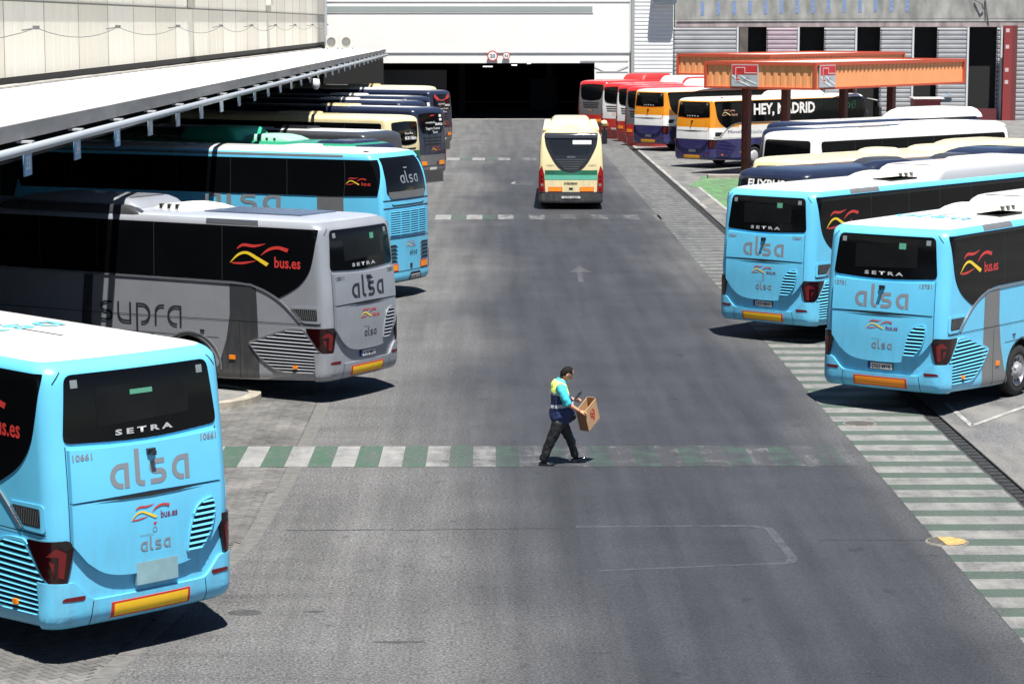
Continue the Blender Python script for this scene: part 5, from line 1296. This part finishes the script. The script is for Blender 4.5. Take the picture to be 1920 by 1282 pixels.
c.text('operator_lettering', LOGOD, 'INTERURBANO', -.27, .99, .52, .075, off=.012, bold=.04); c.text('lettering', LOGOD, '1912', -.95, 1.40, .28, .1, off=.012) ; c.text('lettering', LOGOD, 'mapfre', -.95, 1.70, .28, .06, off=.012); c.text('lettering', LOGOD, 'mapfre', .68, 1.70, .28, .06, off=.012)
n = c.poly('number_plate', NPW, [(-.36, .44), (.36, .44), (.36, .52), (-.36, .52)], off=.02, depth=.02); c.text('plate_lettering', NPB, '3392 GZN', -.28, .455, .56, .055, bold=.01, off=.024, parent=n)
k = hump(-.86, .86, 6.6, 10.8, 2.96, 3.27, .24, .8).build('roof_unit', CREAM, c.root, True)
k = MB(); k.box(-.32, .26, 1.6, 2.5, 3.09, 3.15); k.build('roof_hatch', CREAM, c.root)
for sg in (-1, 1):
    k = MB(); k.box(sg * .98 - .12, sg * .98 + .12, 1.6, 10.5, 3.0, 3.08); k.build('roof_rail', CREAM, c.root)
k = MB(); k.tube([(1.15, 11.5, 2.8), (1.45, 11.75, 2.85), (1.5, 11.8, 2.6)], .05, 6); k.box(1.38, 1.62, 11.7, 11.85, 1.95, 2.6); k.build('mirror', BLACK, c.root)
k = MB(); k.lathe([(0, .14), (.12, .1), (.15, 0), (.12, -.1), (0, -.14)], (1.48, 11.75, 2.86), (0, 0, 1), 12); k.build('mirror_cap', CREAM, c.root, True)
for sg in (1, -1): link('windscreen', sh.wrap([(sg * a, b_) for a, b_ in [(sh.s2 + .12, 1.1), (sh.s4 - .01, 1.1), (sh.s4 - .01, 2.8), (sh.s2 + .12, 2.8)]], [[0, 1, 2, 3]], .012, .015, 'windscreen', GLASS), c.root)

# ================================================================== THE MAN
SKIN = mat('skin', (.50, .26, .17), .5); HAIR = mat('hair', (.007, .006, .0055), .75, spec=.2, bump=.5, bscale=160); TRO = mat('trousers', (.008, .0085, .010), .5, bump=.6, bscale=14); SHOE = mat('shoe_leather', (.008, .008, .009), .15, coat=.5)
CY = mat('polo_cyan', (.05, .50, .58), .7, bump=.4, bscale=22); VY = mat('vest_yellow', (.62, .78, .16), .6, bump=.4, bscale=18); VN = mat('vest_navy', (.010, .022, .085), .6, bump=.5, bscale=18); VS = mat('vest_silver', (.42, .45, .47), .35); VT = mat('vest_trim', (.015, .05, .045), .6)
man = tag(empty('person', (1.10, 38.08, 0)), 'person in yellow and navy vest and black trousers walking to the right with a box', 'person')
man.scale = (.98, .98, .98); NEAR, FARY = -1, 1      # near side of the body is towards the camera (-Y): his right side
def skin_mesh(name, pts, edges, rad, m, parent, sub=2, root=0):
    me = bpy.data.meshes.new(name); me.from_pydata(pts, edges, []); o = link(name, me, parent); me.materials.append(m)
    md = o.modifiers.new('skin', 'SKIN'); md.use_smooth_shade = True
    sv = me.skin_vertices[0].data
    for i, r_ in enumerate(rad):
        sv[i].radius = r_ if isinstance(r_, tuple) else (r_, r_); sv[i].use_root = (i == root)
    s_ = o.modifiers.new('sub', 'SUBSURF'); s_.levels = sub; s_.render_levels = sub
    return o
# body: pelvis, spine, neck, arms, legs
P = [(0, 0, .88), (.02, 0, 1.08), (.03, 0, 1.28), (.045, 0, 1.42), (.085, 0, 1.47),
     (.03, -.17, 1.36), (.11, -.235, 1.08), (.34, -.16, .925),              # near arm 5,6,7
     (.03, .17, 1.36), (.08, .25, 1.12), (.26, .10, 1.08),                  # far arm 8,9,10
     (0, -.10, .84), (-.13, -.12, .46), (-.27, -.12, .10),                  # near leg back 11,12,13
     (0, .10, .84), (.165, .11, .48), (.27, .13, .11)]                     # far leg front 14..16
E_ = [(0, 1), (1, 2), (2, 3), (3, 4), (2, 5), (5, 6), (6, 7), (2, 8), (8, 9), (9, 10), (0, 11), (11, 12), (12, 13), (0, 14), (14, 15), (15, 16)]
rad = [.12, .13, .12, .062, .058, .055, .047, .030, .055, .047, .030, .085, .058, .042, .085, .058, .042]
body = skin_mesh('body', P, E_, rad, SKIN, man)
def folds(o, strength, size, sub=0):
    if sub:
        s_ = o.modifiers.new('sub', 'SUBSURF'); s_.levels = sub; s_.render_levels = sub
    tx = bpy.data.textures.new('folds', 'CLOUDS'); tx.noise_scale = size; tx.noise_depth = 2
    d = o.modifiers.new('folds', 'DISPLACE'); d.texture = tx; d.strength = strength; d.mid_level = .5; d.texture_coords = 'LOCAL'
# head
def ellip(c0, r, seg=20, rings=14, fn=None, tilt=0):
    V = []; F = []
    for i in range(rings + 1):
        th = PI * i / rings
        for k in range(seg):
            a = 2 * PI * k / seg; p = Vector((r[0] * math.sin(th) * math.cos(a), r[1] * math.sin(th) * math.sin(a), r[2] * math.cos(th)))
            if fn: p = fn(p)
            if tilt: p = Matrix.Rotation(tilt, 3, 'Y') @ p
            V.append(p + Vector(c0))
    for i in range(rings):
        for k in range(seg): F.append((i * seg + k, i * seg + (k + 1) % seg, (i + 1) * seg + (k + 1) % seg, (i + 1) * seg + k))
    return V, F
HC = (.130, 0, 1.535); TL = R(38)
def headfn(p):
    z = p.z / .12
    if z < 0: p.x *= 1 - .22 * z * z if p.x > 0 else 1 - .45 * z * z; p.y *= 1 - .30 * z * z
    if p.x > .05 and abs(p.y) < .03 and -.4 < z < .15: p.x += .022 * (1 - abs(z + .15) / .5)
    if p.x > .04 and z > .1 and z < .35 and abs(p.y) < .06: p.x -= .006
    return p
V, F = ellip(HC, (.098, .078, .122), 24, 18, headfn, TL); link('head', mesh('head', V, F, SKIN, smooth=True), man)
def hair_fn(p):
    lim = -.2 if p.x < -.03 else (-.055 if p.x < .02 else .022)
    j = .004 * math.sin(p.x * 190 + p.z * 130) + .003 * math.sin(p.y * 260)
    q = Vector(p) * (1 + j / .1)
    if p.z < lim: q = q * .80
    if p.x > .085: q.x -= .012
    return q
V, F = ellip((HC[0] - .008, 0, HC[2] + .012), (.106, .084, .126), 28, 22, hair_fn, TL); folds(link('hair', mesh('hair', V, F, HAIR, smooth=True), man), .012, .02, 1)
for sg in (-1, 1):
    V, F = ellip((HC[0] + .0, sg * .080, HC[2] - .012), (.018, .009, .030), 10, 8, None, TL); link('ear', mesh('ear', V, F, SKIN, smooth=True), man)
k = MB(); k.box(.205, .215, -.055, .055, 1.525, 1.55); k.box(.13, .21, -.084, -.079, 1.545, 1.552); k.box(.13, .21, .079, .084, 1.545, 1.552); k.build('glasses', BLACK, man)
# torso garments as lofted rings (centre x, z, half depth, half width)
def loft(name, rings, mats, mi, parent, seg=24, cap=True, pw=2.3, noise_=.004):
    V = []; F = []; M_ = []
    for (cx, cy, z, rx, ry, tl) in rings:
        for k_ in range(seg):
            a = 2 * PI * k_ / seg; ca, sa = math.cos(a), math.sin(a)
            x = math.copysign(abs(ca) ** (2 / pw), ca) * rx; y_ = math.copysign(abs(sa) ** (2 / pw), sa) * ry
            wr = noise_ * math.sin(a * 5 + z * 37) * math.sin(z * 61 + a * 2)
            V.append((cx + x * (1 + wr / .1), cy + y_ * (1 + wr / .1), z + x * tl))
    for i in range(len(rings) - 1):
        for k_ in range(seg): F.append((i * seg + k_, i * seg + (k_ + 1) % seg, (i + 1) * seg + (k_ + 1) % seg, (i + 1) * seg + k_)); M_.append(mi[i])
    if cap: F.append([k_ for k_ in range(seg)][::-1]); M_.append(mi[0]); F.append([(len(rings) - 1) * seg + k_ for k_ in range(seg)]); M_.append(mi[-1])
    return link(name, mesh(name, V, F, mats, M_, True), parent)
rings = [(.03, 0, .70, .155, .19, 0), (.035, 0, .76, .18, .20, 0), (.05, 0, .83, .215, .215, .03), (.055, 0, .90, .222, .215, .06), (.045, 0, .965, .20, .203, .10), (.045, 0, .985, .20, .203, .10), (.04, 0, 1.035, .19, .20, .12), (.04, 0, 1.04, .188, .2, .12),
         (.03, 0, 1.10, .178, .20, .15), (.02, 0, 1.17, .165, .20, -.1), (.012, 0, 1.185, .163, .2, -.12), (.01, 0, 1.215, .16, .2, -.15), (.008, 0, 1.22, .16, .2, -.15), (.005, 0, 1.28, .15, .20, -.25), (.005, 0, 1.34, .135, .19, -.35), (.015, 0, 1.385, .115, .155, -.45), (.025, 0, 1.415, .09, .10, -.5)]
vest = loft('vest', rings, [VN, VS, VY], [0, 0, 0, 0, 0, 1, 1, 0, 0, 0, 1, 1, 2, 2, 2, 2], man)
folds(vest, .034, .10, 2)
loft('collar', [(.03, 0, 1.395, .098, .088, -.5), (.045, 0, 1.435, .076, .075, -.5), (.05, 0, 1.45, .066, .066, -.5)], CY, [0, 0, 0], man, 18, cap=False)
def limb(name, pts, rad, m, n=14, flat=1.0):
    b = MB(); b.tube(pts, rad, n); o = b.build(name, m, man, True); folds(o, .022, .06, 1); return o
limb('sleeve', spl([(.02, -.165, 1.355), (.05, -.225, 1.26), (.10, -.245, 1.13), (.135, -.235, 1.045)], 3), [.075, .084, .086, .084, .080, .076, .074, .073, .073, .074], CY)
limb('sleeve', spl([(.02, .165, 1.355), (.04, .225, 1.26), (.07, .25, 1.15), (.10, .235, 1.10)], 3), [.075, .084, .086, .084, .080, .076, .074, .073, .073, .074], CY)
arm = [(.02 + .085 * math.cos(R(a)), -.205 + 0.0, 1.30 + .09 * math.sin(R(a))) for a in range(0, 360, 20)]
V = [Vector(p) for p in arm]; k = MB(); k.tube([(x, y - .035 + (z - 1.30) * .5, z) for x, y, z in arm] + [(arm[0][0], arm[0][1] - .035, arm[0][2])], .008, 6, cap=False); k.build('vest_trim', VT, man, True)
# trousers
tr_ = skin_mesh('trousers', [(.01, 0, .90), (.01, 0, .80), (-.005, -.10, .72), (-.075, -.12, .58), (-.145, -.125, .42), (-.215, -.125, .25), (-.285, -.125, .055), (.015, .10, .72), (.09, .115, .60), (.165, .12, .46), (.225, .13, .29), (.285, .135, .075)],
          [(0, 1), (1, 2), (2, 3), (3, 4), (4, 5), (5, 6), (1, 7), (7, 8), (8, 9), (9, 10), (10, 11)],
          [(.165, .16), (.17, .16), .125, .110, .090, .082, .074, .125, .108, .088, .078, .070], TRO, man)
folds(tr_, .045, .085, 1)
# shoes
def shoe(x, y, z, pitch):
    V = []; F = []; prof = [(-.085, .030, .052, 0), (-.06, .038, .078, 0), (0, .042, .075, 0), (.07, .046, .060, 0), (.14, .045, .046, .0), (.175, .036, .034, .004), (.19, .018, .022, .008)]
    for (px, hw, h, lo) in prof:
        for (a, b_) in ((-1, 0), (-1, .45), (-.6, .95), (0, 1), (.6, .95), (1, .45), (1, 0), (0, 0)): V.append(Matrix.Rotation(pitch, 3, 'Y') @ Vector((px, a * hw, lo + (h) * b_)) + Vector((x, y, z)))
    for i in range(len(prof) - 1):
        for k_ in range(8): F.append((i * 8 + k_, i * 8 + (k_ + 1) % 8, (i + 1) * 8 + (k_ + 1) % 8, (i + 1) * 8 + k_))
    F.append(list(range(8))[::-1]); F.append([len(V) - 8 + k_ for k_ in range(8)])
    o = link('shoe', mesh('shoe', V, F, SHOE, smooth=True), man); s_ = o.modifiers.new('sub', 'SUBSURF'); s_.levels = 1; s_.render_levels = 1
shoe(-.265, -.125, .004, 0); shoe(.285, .13, .022, R(-18))
# hands
def hand(c0, fwd, down, sd, name='hand'):
    c0, f, d_ = Vector(c0), Vector(fwd).normalized(), Vector(down).normalized(); s_ = f.cross(d_) * sd
    P = [c0 - f * .03, c0 + f * .02, c0 + f * .06]; E2 = [(0, 1), (1, 2)]; rd = [.024, (.034, .018), (.036, .017)]
    for i, (o_, ln) in enumerate(((-.028, .9), (-.010, 1.0), (.010, .95), (.028, .78))):
        b0 = c0 + f * .062 + s_ * o_; i0 = len(P)
        P += [b0, b0 + f * .026 * ln + d_ * .012, b0 + f * .03 * ln + d_ * .036 * ln, b0 + f * .008 + d_ * .050 * ln]; rd += [.0105, .0095, .009, .008]
        E2 += [(2, i0), (i0, i0 + 1), (i0 + 1, i0 + 2), (i0 + 2, i0 + 3)]
    i0 = len(P); P += [c0 + f * .01 - s_ * .035 + d_ * .01, c0 + f * .04 - s_ * .045 + d_ * .03, c0 + f * .055 - s_ * .025 + d_ * .045]; rd += [.014, .011, .009]; E2 += [(1, i0), (i0, i0 + 1), (i0 + 1, i0 + 2)]
    return skin_mesh(name, [tuple(p) for p in P], E2, rd, SKIN, man, 1, 1)
hand((.365, -.155, .915), (1, .05, -.15), (.1, 0, -1), 1); hand((.275, .085, 1.085), (1, -.3, .2), (0, -.6, -1), -1)
k = MB(); k.box(-.022, .022, -.012, .012, -.06, .10); k.tube([(0, 0, .09), (0, 0, .13)], .008, 6)
o = k.build('handheld_radio', BLACK, None, loc=(1.10 + .29, 38.08 + .06, 1.11)); o.rotation_euler = (0, R(38), 0); tag(o, 'small black handheld radio in the left hand of the walking person', 'radio')
# waist pouch
V, F = ellip((.20, -.02, .82), (.085, .12, .075), 14, 10); link('waist_pouch', mesh('waist_pouch', V, F, mat('pouch', (.010, .012, .02), .6), smooth=True), man)
k = MB(); k.tube([(.10, -.20, 1.0), (.20, -.13, .93), (.23, -.05, .86)], .012, 6); k.build('strap', BLACK, man)
# the box bag
bag = tag(empty('box_bag', (1.10 + .405, 38.08 - .18, .885)), 'open brown cardboard box bag with red print held by the walking person', 'bag')
hv = Vector((.08, .15, -.346)); wv = Vector((.19, .30, .173)); dv = Vector((-.14, -.086, -.005))
dv = -Vector(hv.cross(wv)).normalized() * .16
if dv.x > 0: dv = -dv
# front face (towards the camera) carries the print; the narrow side face looks left
O = Vector((.0, .0, .02)); KR = mat('kraft_board', (.48, .29, .15), .8, var=.08, vscale=7); KRI = mat('kraft_inside', (.30, .17, .085), .9)
# camera-facing: put the broad face forward
fx = hv.cross(wv).normalized(); 
if fx.y > 0: fx = -fx
def bp(a, b_, d_): return O + wv * a + hv * b_ + dv * d_
t_ = .03
def slab(name, c4, m):
    V = [Vector(p) for p in c4]; n_ = (V[1] - V[0]).cross(V[3] - V[0]).normalized() * .004
    return link(name, mesh(name, [p + n_ for p in V] + [p - n_ for p in V], [(0, 1, 2, 3), (7, 6, 5, 4), (0, 4, 5, 1), (1, 5, 6, 2), (2, 6, 7, 3), (3, 7, 4, 0)], m), bag)
front = slab('side_panel', [bp(0, 0, 0), bp(1, 0, 0), bp(1, 1, 0), bp(0, 1, 0)], KR); slab('side_panel', [bp(0, 0, 1), bp(1, 0, 1), bp(1, 1, 1), bp(0, 1, 1)], KR)
slab('end_panel', [bp(0, 0, 0), bp(0, 0, 1), bp(0, 1, 1), bp(0, 1, 0)], mat('kraft_dark', (.30, .15, .07), .8)); slab('end_panel', [bp(1, 0, 0), bp(1, 0, 1), bp(1, 1, 1), bp(1, 1, 0)], KR); slab('base_panel', [bp(0, 1, 0), bp(1, 1, 0), bp(1, 1, 1), bp(0, 1, 1)], KR)
slab('flap', [bp(1, 0, 0), bp(1, 0, 1), bp(1.01, -.04, 1.0), bp(1.01, -.04, 0)], KR); slab('flap', [bp(0, 0, 0), bp(0, 0, 1), bp(.04, -.04, 1), bp(.04, -.04, 0)], KR)
nf = (bp(0, 0, 0) - bp(0, 0, 1)).normalized()
for pts, w_ in (([(.45, .25), (.38, .4), (.42, .55), (.55, .62)], .07), ([(.55, .25), (.68, .38), (.66, .55), (.60, .68), (.55, .8)], .08), ([(.42, .38), (.62, .50)], .07), ([(.50, .45), (.55, .75)], .05)):
    vs, fs = ribbon(spl(pts, 4), w_); o = link('print', mesh('print', [bp(a, b_, 0) + nf * .006 for a, b_ in vs], fs, mat('print_red', (.42, .03, .02), .7)), front)
print('objects', len(bpy.data.objects))
